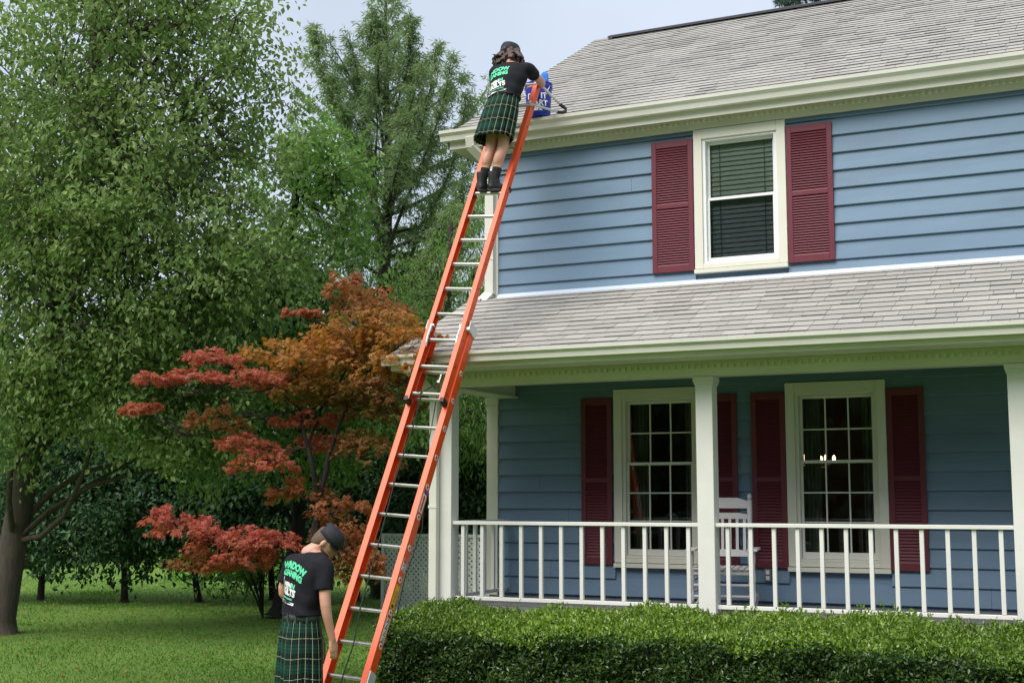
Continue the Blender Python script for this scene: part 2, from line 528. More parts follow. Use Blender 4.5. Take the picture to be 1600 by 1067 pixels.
def wall_panels(mb, x0, x1, z0, z1, y0, y1, holes):
    """solid wall with rectangular openings, as butted boxes"""
    xs = sorted({x0, x1, *[h[0] for h in holes], *[h[1] for h in holes]})
    zs = sorted({z0, z1, *[h[2] for h in holes], *[h[3] for h in holes]})
    for a, bb in zip(xs[:-1], xs[1:]):
        run = None
        for c, d in zip(zs[:-1], zs[1:]):
            mx, mz = (a + bb) / 2, (c + d) / 2
            inside = any(h[0] < mx < h[1] and h[2] < mz < h[3] for h in holes)
            if inside:
                if run: mb.box(a, bb, y0, y1, *run); run = None
            else:
                run = (run[0], d) if run else (c, d)
        if run: mb.box(a, bb, y0, y1, *run)


mb = HB()
wall_panels(mb, XL, XR, ZG, 6.70, YW, YW + 0.16, [open_rect(w) for w in WIN])
mb.box(XL, XL + 0.16, YW + 0.16, YB - 0.16, ZG, 6.70)
mb.box(XR - 0.16, XR, YW + 0.16, YB - 0.16, ZG, 6.70)
mb.box(XL, XR, YB - 0.16, YB, ZG, 6.70)
# gable ends
for x0, x1 in ((XL, XL + 0.16), (XR - 0.16, XR)):
    mb.add([(x0, YW, 6.70), (x0, YB, 6.70), (x0, 20.28, 9.60), (x1, YW, 6.70), (x1, YB, 6.70), (x1, 20.28, 9.60)],
           [(0, 1, 2), (5, 4, 3), (0, 3, 4, 1), (1, 4, 5, 2), (2, 5, 3, 0)])
wall = mb.build('wall', M['siding'], house)
mb = HB()
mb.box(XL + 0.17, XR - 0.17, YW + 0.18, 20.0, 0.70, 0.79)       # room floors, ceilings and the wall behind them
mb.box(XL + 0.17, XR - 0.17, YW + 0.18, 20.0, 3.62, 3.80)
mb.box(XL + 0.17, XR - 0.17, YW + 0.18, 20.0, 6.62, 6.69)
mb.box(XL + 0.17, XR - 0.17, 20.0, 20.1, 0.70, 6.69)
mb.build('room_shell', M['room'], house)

# lap siding boards, one by one
def board(x0, x1, z, h, drop=0.0):
    m_ = HB()
    y0 = YW - 0.003
    m_.prism_x([(y0, z), (y0, z + h), (y0 - 0.006, z + h), (y0 - 0.036, z + 0.006), (y0 - 0.033, z)][::-1], x0, x1)
    m_.build('siding_board', M['siding'], wall)


def runs(x0, x1, z, h):
    """stretches of one course that no window trim covers"""
    cuts = sorted([(w[0], w[1]) for w in WIN if w[2] < z + h - 0.002 and w[3] > z + 0.002])
    a = x0
    out = []
    for c, d in cuts:
        out.append((a, c)); a = d
    out.append((a, x1))
    return out


COURSE = 0.2113
for k in range(-1, 9):                                   # upper storey
    z = 4.765 + k * COURSE
    z0, h = max(z, 4.625), COURSE + 0.012
    if k == -1: h = z + COURSE + 0.012 - z0
    if k == 8: h = 6.515 - z0
    for a, c in runs(XL + 0.14, XR, z0, h):
        j = rng.uniform(0.6, 3.5)
        if c - a > 1.6 and rng.random() < 0.5:
            mid = a + (c - a) * rng.uniform(0.35, 0.7)
            board(a, mid - 0.0015, z0, h); board(mid + 0.0015, c, z0, h)
        else:
            board(a, c, z0, h)
for k in range(0, 14):                                   # under the porch roof
    z = 1.884 + (k - 5) * 0.2105
    h = 0.2105 + 0.012
    if z + h > 3.50: h = 3.50 - z
    if h < 0.03: continue
    for a, c in runs(XL + 0.14, XR, z, h):
        if c - a > 1.4 and rng.random() < 0.4:
            mid = a + (c - a) * rng.uniform(0.35, 0.7)
            board(a, mid - 0.0015, z, h); board(mid + 0.0015, c, z, h)
        else:
            board(a, c, z, h)

mb = HB(); mb.box(XL - 0.02, XL + 0.137, YW - 0.045, YW - 0.003, 0.80, 3.30)
mb.build('corner_board', M['cream'], house, bevel=0.003)
mb = HB(); mb.box(XL - 0.02, XL + 0.137, YW - 0.045, YW - 0.003, 4.50, 6.50)
mb.build('corner_board', M['cream'], house, bevel=0.003)
mb = HB(); mb.box(XL - 0.035, XL + 0.145, YW - 0.06, YW - 0.002, 3.21, 3.30)
mb.build('corner_capital', M['cream'], house, bevel=0.006)
mb = HB(); mb.prism_x([(YW - 0.004, 4.655), (YW - 0.035, 4.650), (YW - 0.10, 4.585), (YW - 0.004, 4.58)], XL + 0.14, XR)
mb.build('flashing', M['flash'], house)


# windows
def frame_ring(mb, x0, x1, z0, z1, y0, y1, l, r, b_, t):
    mb.box(x0, x0 + l, y0, y1, z0, z1); mb.box(x1 - r, x1, y0, y1, z0, z1)
    mb.box(x0 + l, x1 - r, y0, y1, z0, z0 + b_); mb.box(x0 + l, x1 - r, y0, y1, z1 - t, z1)


def window(w, rows_up, rows_lo, cols, trim_m, sash_m):
    x0, x1, z0, z1, kind = w
    root = empty('window', T(((x0 + x1) / 2, YW, z0)), house)
    mb = HB(); frame_ring(mb, x0, x1, z0 + 0.06, z1, YW - 0.055, YW + 0.02, 0.105, 0.105, 0.055, 0.12)
    mb.build('trim', trim_m, root, bevel=0.004)
    mb = HB(); mb.prism_x([(YW - 0.085, z0 + 0.002), (YW + 0.02, z0 + 0.002), (YW + 0.02, z0 + 0.058), (YW - 0.085, z0 + 0.050)], x0 - 0.004, x1 + 0.004)
    mb.build('sill', trim_m, root, bevel=0.003)
    a0, a1, c0, c1 = x0 + 0.106, x1 - 0.106, z0 + 0.116, z1 - 0.121
    mb = HB(); frame_ring(mb, a0, a1, c0, c1, YW - 0.03, YW + 0.13, 0.040, 0.040, 0.03, 0.028)
    mb.build('frame', sash_m if kind == 'upper' else trim_m, root, bevel=0.003)
    g0, g1 = a0 + 0.042, a1 - 0.042
    mid = (c0 + c1) / 2 + (0.02 if kind == 'upper' else (c1 - c0) * 0.085)
    for part, (s0, s1, y, rows) in (('up', (mid - 0.015, c1 - 0.030, YW + 0.050, rows_up)), ('lo', (c0 + 0.032, mid + 0.025, YW + 0.012, rows_lo))):
        st, bt, tp = 0.030, 0.045 if part == 'lo' else 0.036, 0.034
        if kind == 'lower' and part == 'lo': bt = 0.075
        mb = HB(); frame_ring(mb, g0, g1, s0, s1, y, y + 0.034, st, st, bt, tp)
        mb.build('sash', sash_m, root, bevel=0.002)
        p0, p1, q0, q1 = g0 + st, g1 - st, s0 + bt, s1 - tp
        mun = 0.016
        if cols > 1:
            for i in range(1, cols):
                xm = p0 + (p1 - p0) * i / cols
                mb = HB(); mb.box(xm - mun / 2, xm + mun / 2, y - 0.001, y + 0.026, q0, q1); mb.build('muntin', sash_m, root)
            for j in range(1, rows):
                zm = q0 + (q1 - q0) * j / rows
                for i in range(cols):
                    xa, xb = p0 + (p1 - p0) * i / cols + (mun / 2 if i else 0), p0 + (p1 - p0) * (i + 1) / cols - (mun / 2 if i < cols - 1 else 0)
                    mb = HB(); mb.box(xa, xb, y - 0.001, y + 0.026, zm - mun / 2, zm + mun / 2); mb.build('muntin', sash_m, root)
        for i in range(cols):
            for j in range(rows):
                xa, xb = p0 + (p1 - p0) * i / cols, p0 + (p1 - p0) * (i + 1) / cols
                za, zb = q0 + (q1 - q0) * j / rows, q0 + (q1 - q0) * (j + 1) / rows
                e_ = 0.009 if cols > 1 else 0.0
                mb = HB(); mb.box(xa + (e_ if i else 0), xb - (e_ if i < cols - 1 else 0), y + 0.012, y + 0.016, za + (e_ if j else 0), zb - (e_ if j < rows - 1 else 0))
                mb.build('pane', M['glass_dark'] if (kind == 'upper' and part == 'lo') else M['glass'], root)
    if kind == 'upper':                                    # venetian blind behind the glass
        n = 25
        m_ = HB(); hw = (g1 - g0) / 2 - 0.01
        sl = 0.066
        m_.prism_x([(-0.012, -sl / 2), (0.014, sl / 2), (0.011, sl / 2 + 0.002), (-0.015, -sl / 2 + 0.002)], -hw, hw)
        me = m_.mesh('blind_slat')
        # local copy about its own centre
        c = Vector(T((0, 0, 0)))
        for v in me.vertices: v.co -= c
        me.materials.append(M['blind'])
        for i in range(n):
            z = c0 + 0.06 + (c1 - c0 - 0.12) * i / (n - 1)
            o = bpy.data.objects.new('blind_slat', me)
            link(o, root, Matrix.Translation(Vector(T(((g0 + g1) / 2, YW + 0.112, z)))))
        mb = HB()
        for f in (0.17, 0.83):
            mb.box(g0 + (g1 - g0) * f - 0.004, g0 + (g1 - g0) * f + 0.004, YW + 0.0855, YW + 0.0875, c0 + 0.05, c1 - 0.05)
        mb.build('blind_tape', M['curtain'], root)
    else:
        for sx in (0, 1):                                 # drapes drawn to the sides
            mb = HB()
            xs = np.linspace(0, 0.20, 17)
            xx = (g0 - 0.02 + xs) if sx == 0 else (g1 + 0.02 - xs)
            yy = YW + 0.30 + 0.025 * np.sin(xs * 120)
            v = [(x, y, 0.85) for x, y in zip(xx, yy)] + [(x, y, c1) for x, y in zip(xx, yy)]
            v += [(x, y + 0.01, 0.85) for x, y in zip(xx, yy)] + [(x, y + 0.01, c1) for x, y in zip(xx, yy)]
            f = [(i, i + 1, 17 + i + 1, 17 + i) for i in range(16)] + [(34 + i, 51 + i, 51 + i + 1, 34 + i + 1) for i in range(16)]
            mb.add(v, f).build('curtain', M['curtain'], root)
    return root


window(WIN[0], 1, 1, 1, M['cream'], M['vinyl'])
window(WIN[1], 2, 3, 3, M['cream'], M['white'])
window(WIN[2], 2, 3, 3, M['cream'], M['white'])


# shutters
def shutter(x0, x1, z0, z1, pitch):
    root = empty('shutter', T(((x0 + x1) / 2, YW, z0)), house)
    st, rail, midr = 0.062, 0.085, 0.055
    y0, y1 = YW - 0.062, YW - 0.030
    zm = z0 + (z1 - z0) * 0.50
    for n_, bx in (('stile', (x0, x0 + st, z0, z1)), ('stile', (x1 - st, x1, z0, z1)), ('rail', (x0 + st, x1 - st, z0, z0 + rail)),
                   ('rail', (x0 + st, x1 - st, z1 - rail, z1)), ('rail', (x0 + st, x1 - st, zm - midr / 2, zm + midr / 2))):
        mb = HB(); mb.box(bx[0], bx[1], y0, y1, bx[2], bx[3]); mb.build(n_, M['burgundy'], root, bevel=0.003)
    mb = HB(); mb.box(x0 + 0.005, x1 - 0.005, y1 + 0.001, y1 + 0.004, z0 + 0.005, z1 - 0.005); mb.build('backing', M['burgundy'], root)
    hw = (x1 - x0) / 2 - st - 0.001
    m_ = HB()
    m_.prism_x([(-0.014, -pitch * 0.52), (-0.010, -pitch * 0.62), (0.012, pitch * 0.45), (0.008, pitch * 0.52)], -hw, hw)
    me = m_.mesh('louver')
    c = Vector(T((0, 0, 0)))
    for v in me.vertices: v.co -= c
    me.materials.append(M['burgundy'])
    for a, bb in ((z0 + rail, zm - midr / 2), (zm + midr / 2, z1 - rail)):
        n = int(round((bb - a) / pitch))
        for i in range(n):
            z = a + (bb - a) * (i + 0.5) / n
            link(bpy.data.objects.new('louver', me), root, Matrix.Translation(Vector(T(((x0 + x1) / 2, (y0 + y1) / 2 - 0.001, z)))))
    return root


shutter(-5.346, -4.812, 4.760, 6.408, 0.031)
shutter(-3.655, -3.112, 4.760, 6.408, 0.031)
for x0 in (-6.318, -4.736, -4.156, -2.596):
    shutter(x0 + 0.002, x0 + 0.408, 1.214, 3.246, 0.036)

# electric outlet under the second window
mb = HB(); mb.box(-4.03, -3.945, YW - 0.075, YW - 0.028, 1.06, 1.205); ob_ = mb.build('outlet_box', M['grey_box'], house, bevel=0.006)
for z in (1.10, 1.165):
    mb = HB(); mb.box(-4.008, -3.967, YW - 0.080, YW - 0.0755, z - 0.022, z + 0.022); mb.build('socket', M['paper'], ob_, bevel=0.003)

# ---- shingled roofs
CAMV = Vector((0, 0, 2.0))


def in_view(p):
    d = np.array(p) - np.array([0, 0, 2.0])
    z = d @ _cf
    x, y = 800 + FPX * (d @ _cr) / z, 533.5 - FPX * (d @ _cu) / z
    return -20 < x < 1620 and -20 < y < 1087


def shingle_roof(parent, x0, x1, yE, zE, yT, zT, seed, ragged=True):
    """courses of shingles on a plane rising from (yE,zE) to (yT,zT); metres"""
    r_ = random.Random(seed)
    up = Vector((0, yT - yE, zT - zE)); Ls = up.length; up.normalize()
    nrm = Vector((0, -up.z, up.y))
    if nrm.z < 0: nrm = -nrm
    expo, th = 0.142, 0.004
    rows = int(Ls / expo)
    expo = Ls / rows
    widths = [0.17, 0.22, 0.27, 0.31, 0.36]
    base_v = {}
    for wi, wd in enumerate(widths):
        g = 0.004
        wd2 = wd - g
        # butt end lifted, back tucked under the next course
        base_v[wi] = np.array([(0, 0, 0.002), (wd2, 0, 0.002), (wd2, 0, 0.002 + th + 0.009), (0, 0, 0.002 + th + 0.009),
                               (0, expo + 0.02, 0.0), (wd2, expo + 0.02, 0.0), (wd2, expo + 0.02, 0.0055), (0, expo + 0.02, 0.0055)])
    faces = np.array([(0, 1, 2, 3), (3, 2, 6, 7), (1, 5, 6, 2), (4, 0, 3, 7), (5, 4, 7, 6), (0, 4, 5, 1)])
    fm = [1, 0, 0, 0, 0, 0]
    variants = {}
    for wi in range(len(widths)):
        for tv in range(4):
            for dk in range(2):
                v = base_v[wi].copy()
                if dk: v[2:4, 2] += 0.004                      # doubled tab stands proud
                me = mesh_np('shingle', v, faces, tint=np.full(8, (tv + 0.5) / 4))
                me.materials.append(M['shingle']); me.materials.append(M['butt'])
                me.polygons.foreach_set('material_index', fm)
                variants[wi, tv, dk] = (me, v)
    X, Yv, Z = Vector((1, 0, 0)), up, nrm
    rot = Matrix((X, Yv, Z)).transposed().to_4x4()
    pieces = []
    for k in range(rows):
        x = x0 - (0 if k % 2 else 0.12) - r_.uniform(0, 0.1)
        while x < x1:
            wi = r_.randrange(len(widths))
            org = Vector((0, yE, zE)) + up * (k * expo) + nrm * 0.004
            xa = max(x, x0)
            pieces.append((wi, r_.randrange(4), 1 if r_.random() < 0.28 else 0, Vector((x, org.y, org.z)), x < x0 or x + widths[wi] > x1))
            x += widths[wi]
    near, far = [], []
    for p in pieces:
        c = p[3] + Vector((widths[p[0]] / 2, 0, 0)) + up * expo / 2
        ok = in_view(c) and not p[4]
        near.append(((c - CAMV).length if ok else 1e6, p))
    near.sort(key=lambda t: t[0])
    ind = [p for d, p in near[:300] if d < 1e5]
    rest = [p for d, p in near[:300] if d >= 1e5] + [p for d, p in near[300:]]
    for wi, tv, dk, pos, _ in ind:
        link(bpy.data.objects.new('shingle', variants[wi, tv, dk][0]), parent, Matrix.Translation(pos) @ rot)
    V, Fa, tn, mi, n = [], [], [], [], 0
    r3 = np.array(rot.to_3x3())
    for wi, tv, dk, pos, _ in rest:
        v = variants[wi, tv, dk][1] @ r3.T + np.array(pos)
        v[:, 0] = np.clip(v[:, 0], x0, x1)
        if v[:, 0].max() - v[:, 0].min() < 0.01: continue
        V.append(v); Fa.append(faces + n); n += 8; tn.append(np.full(8, (tv + 0.5) / 4)); mi += fm
    me = mesh_np('shingle_courses', np.concatenate(V), np.concatenate(Fa), tint=np.concatenate(tn))
    me.materials.append(M['shingle']); me.materials.append(M['butt'])
    me.polygons.foreach_set('material_index', mi)
    o = link(bpy.data.objects.new('shingle_courses', me), parent)
    o['kind'] = 'stuff'


# main roof: deck, shingles, ridge vent
RX0, RX1 = -8.15, 3.1
yE, zE = 14.955, 6.765
yT, zT = 20.28, 9.815
mb = HB()
mb.add([(RX0, yE, zE - 0.006), (RX1, yE, zE - 0.006), (RX1, yT, zT - 0.006), (RX0, yT, zT - 0.006), (RX0, 2 * yT - yE, zE), (RX1, 2 * yT - yE, zE),
        (RX0, yE, zE - 0.05), (RX1, yE, zE - 0.05), (RX1, yT, zT - 0.05), (RX0, yT, zT - 0.05), (RX0, 2 * yT - yE, zE - 0.05), (RX1, 2 * yT - yE, zE - 0.05)],
       [(0, 1, 2, 3), (3, 2, 5, 4), (6, 9, 8, 7), (9, 10, 11, 8), (0, 6, 7, 1), (4, 5, 11, 10), (0, 3, 9, 6), (3, 4, 10, 9), (1, 7, 8, 2), (2, 8, 11, 5)])
roof = mb.build('roof', M['under'], house)
a, c = T((RX0, yE, zE)), T((RX1, yT, zT))
shingle_roof(roof, a[0] - 0.02, c[0], a[1] - 0.03, a[2] - 0.012, c[1], c[2], 3)
mb = HB()
zr = zT + 0.02
mb.prism_x([(yT - 0.16, zr - 0.055), (yT - 0.155, zr - 0.02), (yT, zr + 0.05), (yT + 0.155, zr - 0.02), (yT + 0.16, zr - 0.055), (yT, zr + 0.02)], -7.86, RX1)
mb.build('ridge_vent', M['ridge_vent'], roof)
mb = HB()
for i in range(2):
    x = RX0 + 0.145 * i
    mb.prism_x([(yT - 0.12, zr - 0.07), (yT - 0.12, zr - 0.052), (yT, zr + 0.016 + 0.004 * i), (yT + 0.12, zr - 0.052), (yT + 0.12, zr - 0.07), (yT, zr - 0.01)], x, x + 0.14)
mb.build('ridge_cap', M['shingle'], roof)
# rake boards and boxed eave
mb = HB()
for sgn in (1, -1):
    yy = lambda y: y if sgn == 1 else 2 * yT - y
    mb.add([(RX0 + 0.02, yy(yE), zE - 0.05), (RX0 + 0.02, yT, zT - 0.052), (RX0 + 0.02, yT, zT - 0.22), (RX0 + 0.02, yy(yE), zE - 0.20),
            (RX0 + 0.05, yy(yE), zE - 0.05), (RX0 + 0.05, yT, zT - 0.052), (RX0 + 0.05, yT, zT - 0.22), (RX0 + 0.05, yy(yE), zE - 0.20)],
           [(0, 1, 2, 3), (7, 6, 5, 4), (0, 4, 5, 1), (3, 2, 6, 7), (0, 3, 7, 4), (1, 5, 6, 2)])
mb.build('rake_board', M['cream'], house)
mb = HB()
mb.box(RX0 + 0.06, XL - 0.024, 14.975, 15.75, 6.60, 6.70)
mb.add([(RX0 + 0.06, 15.75, 6.60), (XL - 0.024, 15.75, 6.60), (XL - 0.024, 16.1, 6.76), (RX0 + 0.06, 16.1, 6.76), (RX0 + 0.06, 15.75, 6.69), (XL - 0.024, 15.75, 6.69)], [(0, 1, 2, 3), (0, 3, 4), (1, 5, 2), (4, 3, 2, 5)])
mb.build('eave_return', M['cream'], house)
mb = HB(); mb.box(RX0 + 0.03, RX1, 14.955, 14.975, 6.60, 6.75); mb.build('fascia', M['cream'], house)
mb = HB(); mb.box(XL - 0.02, RX1, 14.976, YW + 0.02, 6.675, 6.695); mb.build('soffit', M['cream'], house)
mb = HB(); mb.box(XL - 0.02, XR, YW - 0.055, YW - 0.003, 6.512, 6.674); mb.build('frieze_board', M['cream'], house)


def dentils(x0, x1, y, z0, z1, pitch, parent):
    m_ = HB()
    x = x0
    while x < x1:
        m_.box(x, x + pitch * 0.5, y - 0.026, y, z0, z1)
        x += pitch
    o = m_.build('dentil_trim', M['cream'], parent)
    o['kind'] = 'stuff'
    return o


dentils(XL, XR, YW - 0.0555, 6.590, 6.632, 0.072, house)


def gutter(x0, x1, y_back, z_top, h, w, parent, name='gutter'):
    t = 0.008
    prof = [(y_back, z_top), (y_back, z_top - h), (y_back - w * 0.62, z_top - h), (y_back - w * 0.70, z_top - h * 0.55), (y_back - w * 0.98, z_top - h * 0.28), (y_back - w, z_top - h * 0.02), (y_back - w, z_top),
            (y_back - w + 0.022, z_top), (y_back - w + 0.022, z_top - 0.012), (y_back - w + t, z_top - 0.012), (y_back - w + t, z_top - h * 0.30), (y_back - w * 0.70 + t, z_top - h * 0.52), (y_back - w * 0.62 + t, z_top - h + t), (y_back - t, z_top - h + t), (y_back - t, z_top)]
    m_ = HB(); m_.prism_x(prof, x0, x1)
    for xe in (x0, x1):                                     # end caps
        m_.add([(xe, p[0], p[1]) for p in prof[:7]], [tuple(range(7))])
    return m_.build(name, M['gutter'], parent)


gutter(-8.20, RX1, 14.954, 6.835, 0.135, 0.125, house)


def downspout(path, parent, w=0.085, d=0.06, hollow=True):
    P = [np.array(p) for p in path]
    m_ = HB()
    for k in range(len(P) - 1):
        a_, b_ = P[k], P[k + 1]
        ax = (b_ - a_) / np.linalg.norm(b_ - a_)
        u = np.array([1.0, 0, 0]) if abs(ax[0]) < 0.8 else np.array([0, 0, 1.0])
        u = u - ax * (u @ ax); u /= np.linalg.norm(u)
        v_ = np.cross(ax, u)
        ext = ax * 0.012
        m_.obox(a_ - u * w / 2 - v_ * d / 2 - ext, u * w, v_ * d, (b_ - a_) + 2 * ext)
    for r in (-0.25, 0.25):                                 # ribs on the face
        a_, b_ = P[-3 if len(P) > 3 else 0], P[-2 if len(P) > 2 else -1]
    return m_.build('downspout', M['gutter'], parent, bevel=0.006)


xd = XL + 0.045
ds = downspout([(-7.76, 14.90, 6.72), (-7.76, 14.93, 6.60), (xd, YW - 0.085, 6.36), (xd, YW - 0.085, 4.66), (xd - 0.10, YW - 0.12, 4.555)], house, 0.125, 0.085)
mb = HB(); mb.obox((xd - 0.165, YW - 0.165, 4.515), (0.012, 0, -0.012), (0, 0.085, 0), (0.07, 0.0, 0.075)); mb.build('spout_mouth', M['rubber'], ds)  # black slab stands in for the dark inside of the open outlet
for z in (5.1, 6.1):
    mb = HB(); mb.box(xd - 0.068, xd + 0.068, YW - 0.132, YW - 0.128, z, z + 0.03); mb.build('strap', M['gutter'], ds)

# ---- porch
PF, PX0 = 13.5, -7.45                                     # front face of the posts, outside of the corner post
PW = 0.186
mb = HB(); mb.box(PX0 - 0.03, XR, PF - 0.03, YW - 0.03, 0.70, 0.80); mb.build('porch_floor', M['deck'], house)
mb = HB(); mb.box(PX0, XR, PF, YW - 0.03, ZG, 0.70); mb.build('porch_foundation', M['brick'], house)
for x in (PX0, -4.304, -1.16, 1.98):
    po = empty('porch_post', T((x + PW / 2, PF + PW / 2, 0.80)), house)
    mb = HB(); mb.box(x, x + PW, PF, PF + PW, 0.802, 3.308); mb.build('shaft', M['white'], po, bevel=0.006)
    mb = HB()
    for k, (e_, za, zb) in enumerate(((0.022, 3.250, 3.306), (0.014, 3.225, 3.250), (0.006, 3.205, 3.225))):
        mb.box(x - e_, x + PW + e_, PF - e_, PF + PW + e_, za + 0.0005, zb)
    mb.build('capital', M['white'], po, bevel=0.003)
mb = HB(); mb.box(PX0 - 0.02, XR, PF - 0.008, PF + PW + 0.008, 3.309, 3.47); mb.build('porch_beam', M['cream'], house, bevel=0.004)
mb = HB(); mb.box(PX0 - 0.02, PX0 + PW + 0.03, PF + PW + 0.01, YW - 0.03, 3.309, 3.47)
mb.box(PX0 - 0.04, PX0 + PW + 0.07, PF + PW + 0.01, YW - 0.03, 3.285, 3.3085); mb.build('porch_beam', M['cream'], house, bevel=0.004)
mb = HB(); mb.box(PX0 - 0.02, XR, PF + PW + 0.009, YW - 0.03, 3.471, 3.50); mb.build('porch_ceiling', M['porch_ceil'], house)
mb = HB(); mb.box(-7.80, XR, 13.02, PF + PW, 3.471, 3.49); mb.build('porch_soffit', M['cream'], house)
mb = HB(); mb.box(-7.80, XR, 13.005, 13.019, 3.472, 3.60); mb.build('fascia', M['cream'], house)
dentils(PX0 + 0.02, XR, PF - 0.0085, 3.395, 3.432, 0.072, house)
PRX0, PyE, PzE, PyT, PzT = -7.84, 13.0, 3.615, YW - 0.028, 4.605
mb = HB()
mb.add([(PRX0, PyE, PzE), (XR, PyE, PzE), (XR, PyT, PzT), (PRX0, PyT, PzT), (PRX0, PyE, PzE - 0.04), (XR, PyE, PzE - 0.04), (XR, PyT, PzT - 0.04), (PRX0, PyT, PzT - 0.04)],
       [(0, 1, 2, 3), (7, 6, 5, 4), (0, 4, 5, 1), (2, 6, 7, 3), (0, 3, 7, 4), (1, 5, 6, 2)])
proof = mb.build('porch_roof', M['under'], house)
a, c = T((PRX0, PyE, PzE)), T((XR, PyT, PzT))
shingle_roof(proof, a[0] - 0.02, c[0], a[1] - 0.03, a[2] - 0.012, c[1], c[2], 8)
mb = HB()                                                 # closed end of the porch roof
mb.add([(-7.79, 13.02, 3.491), (-7.79, YW, 3.491), (-7.79, YW, 4.52), (-7.79, 13.02, 3.57), (-7.77, 13.02, 3.491), (-7.77, YW, 3.491), (-7.77, YW, 4.52), (-7.77, 13.02, 3.57)],
       [(0, 1, 2, 3), (7, 6, 5, 4), (0, 4, 5, 1), (2, 6, 7, 3), (0, 3, 7, 4), (1, 5, 6, 2)])
mb.build('porch_end_panel', M['cream'], house)
gutter(-7.88, XR, 13.0, 3.642, 0.115, 0.115, house)
xd = PX0 - 0.01
ds = downspout([(PX0 - 0.10, 12.94, 3.54), (PX0 - 0.09, 12.97, 3.47), (xd, PF - 0.055, 3.20), (xd, PF - 0.055, ZG + 0.1)], house, 0.10, 0.075)
for z in (1.9, 3.05):
    mb = HB(); mb.box(xd - 0.055, xd + 0.055, PF - 0.098, PF - 0.0945, z, z + 0.035); mb.build('strap', M['gutter'], ds)


def railing(x0, x1, n):
    root = empty('railing', T(((x0 + x1) / 2, PF + 0.09, 0.80)), house)
    yc = PF + 0.075
    mb = HB(); mb.box(x0, x1, yc - 0.045, yc + 0.045, 1.712, 1.752); mb.build('top_rail', M['white'], root, bevel=0.004)
    mb = HB(); mb.box(x0 + 0.002, x1 - 0.002, yc - 0.02, yc + 0.02, 0.858, 0.900); mb.build('bottom_rail', M['white'], root, bevel=0.004)
    for i in range(n):
        x = x0 + (x1 - x0) * (i + 0.5) / n
        mb = HB(); mb.box(x - 0.021, x + 0.021, yc - 0.021, yc + 0.021, 0.9005, 1.7115); mb.build('baluster', M['white'], root, bevel=0.003)


railing(PX0 + PW, -4.304, 12)
railing(-4.304 + PW, -1.16, 12)
railing(-1.16 + PW, 1.98, 12)
root = empty('railing', T((PX0 + 0.09, 14.4, 0.80)), house)          # end railing
xc = PX0 + 0.09
mb = HB(); mb.box(xc - 0.045, xc + 0.045, PF + PW, YW - 0.047, 1.712, 1.752); mb.build('top_rail', M['white'], root, bevel=0.004)
mb = HB(); mb.box(xc - 0.02, xc + 0.02, PF + PW, YW - 0.047, 0.858, 0.900); mb.build('bottom_rail', M['white'], root, bevel=0.004)
for i in range(6):
    y = PF + PW + (YW - 0.047 - PF - PW) * (i + 0.5) / 6
    mb = HB(); mb.box(xc - 0.021, xc + 0.021, y - 0.021, y + 0.021, 0.9005, 1.7115); mb.build('baluster', M['white'], root, bevel=0.003)

# lit chandelier in the room behind the right window
cx, cy, cz = T((-3.97, 17.5, 2.50))
ch = empty('chandelier', (cx, cy, cz))
tag(ch, 'small brass chandelier with lit bulbs inside the right porch window', 'chandelier')
mb = MB(); mb.tube([(cx, cy, cz - 0.06), (cx, cy, T((0, 0, 3.615))[2])], [0.02, 0.012]); mb.build('stem', M['brass'], ch, True)
for k in range(6):
    a = k * math.pi / 3 + 0.35
    ex, ey = cx + 0.24 * math.cos(a), cy + 0.24 * math.sin(a)
    mb = MB(); mb.tube([(cx, cy, cz - 0.04), ((cx + ex) / 2, (cy + ey) / 2, cz - 0.07), (ex, ey, cz)], 0.008, 6); mb.build('arm', M['brass'], ch, True)
    mb = MB(); mb.tube([(ex, ey, cz), (ex, ey, cz + 0.02), (ex, ey, cz + 0.045), (ex, ey, cz + 0.07)], [0.010, 0.018, 0.016, 0.004], 8); mb.build('bulb', M['bulb'], ch, True)

# ------------------------------------------------------------------ plants
def unit(v):
    return v / (np.linalg.norm(v, axis=-1, keepdims=True) + 1e-12)


def diamonds(P, A, Nn, ln, wd, fold=0.25):
    """folded leaf blades: base P, axis A, facing Nn; 4 verts, 2 triangles each"""
    n = len(P)
    A = unit(A)
    Sd = unit(np.cross(A, Nn))
    Nn = np.cross(Sd, A)
    ln, wd = np.broadcast_to(ln, (n,))[:, None], np.broadcast_to(wd, (n,))[:, None]
    mid = P + A * ln * 0.45
    V = np.stack([P, mid + Sd * wd * 0.5 + Nn * wd * fold, P + A * ln, mid - Sd * wd * 0.5 + Nn * wd * fold], 1).reshape(-1, 3)
    i = np.arange(n)[:, None] * 4
    F_ = np.concatenate([i + np.array([[0, 1, 2]]), i + np.array([[0, 2, 3]])])
    return V, F_


def rdir(g, n):
    return unit(g.normal(size=(n, 3)))


def leaf_part(name, mat, parent, P, A, Nn, ln, wd, tint, fold=0.25):
    V, F_ = diamonds(P, A, Nn, ln, wd, fold)
    me = mesh_np(name, V, F_, tint=np.repeat(tint, 4))
    o = obj_mesh(name, me, mat, parent)
    o['kind'] = 'stuff'
    return o


def wood_part(name, mat, parent, chains, seg=7):
    Vs, Fs, n = [], [], 0
    for pts, rad in chains:
        V, Fq, caps = tube_arrays(pts, rad, seg)
        Vs.append(V); Fs.append(np.array(Fq) + n); n += len(V)
    me = mesh_np(name, np.concatenate(Vs), np.concatenate(Fs), smooth=True)
    return obj_mesh(name, me, mat, parent)


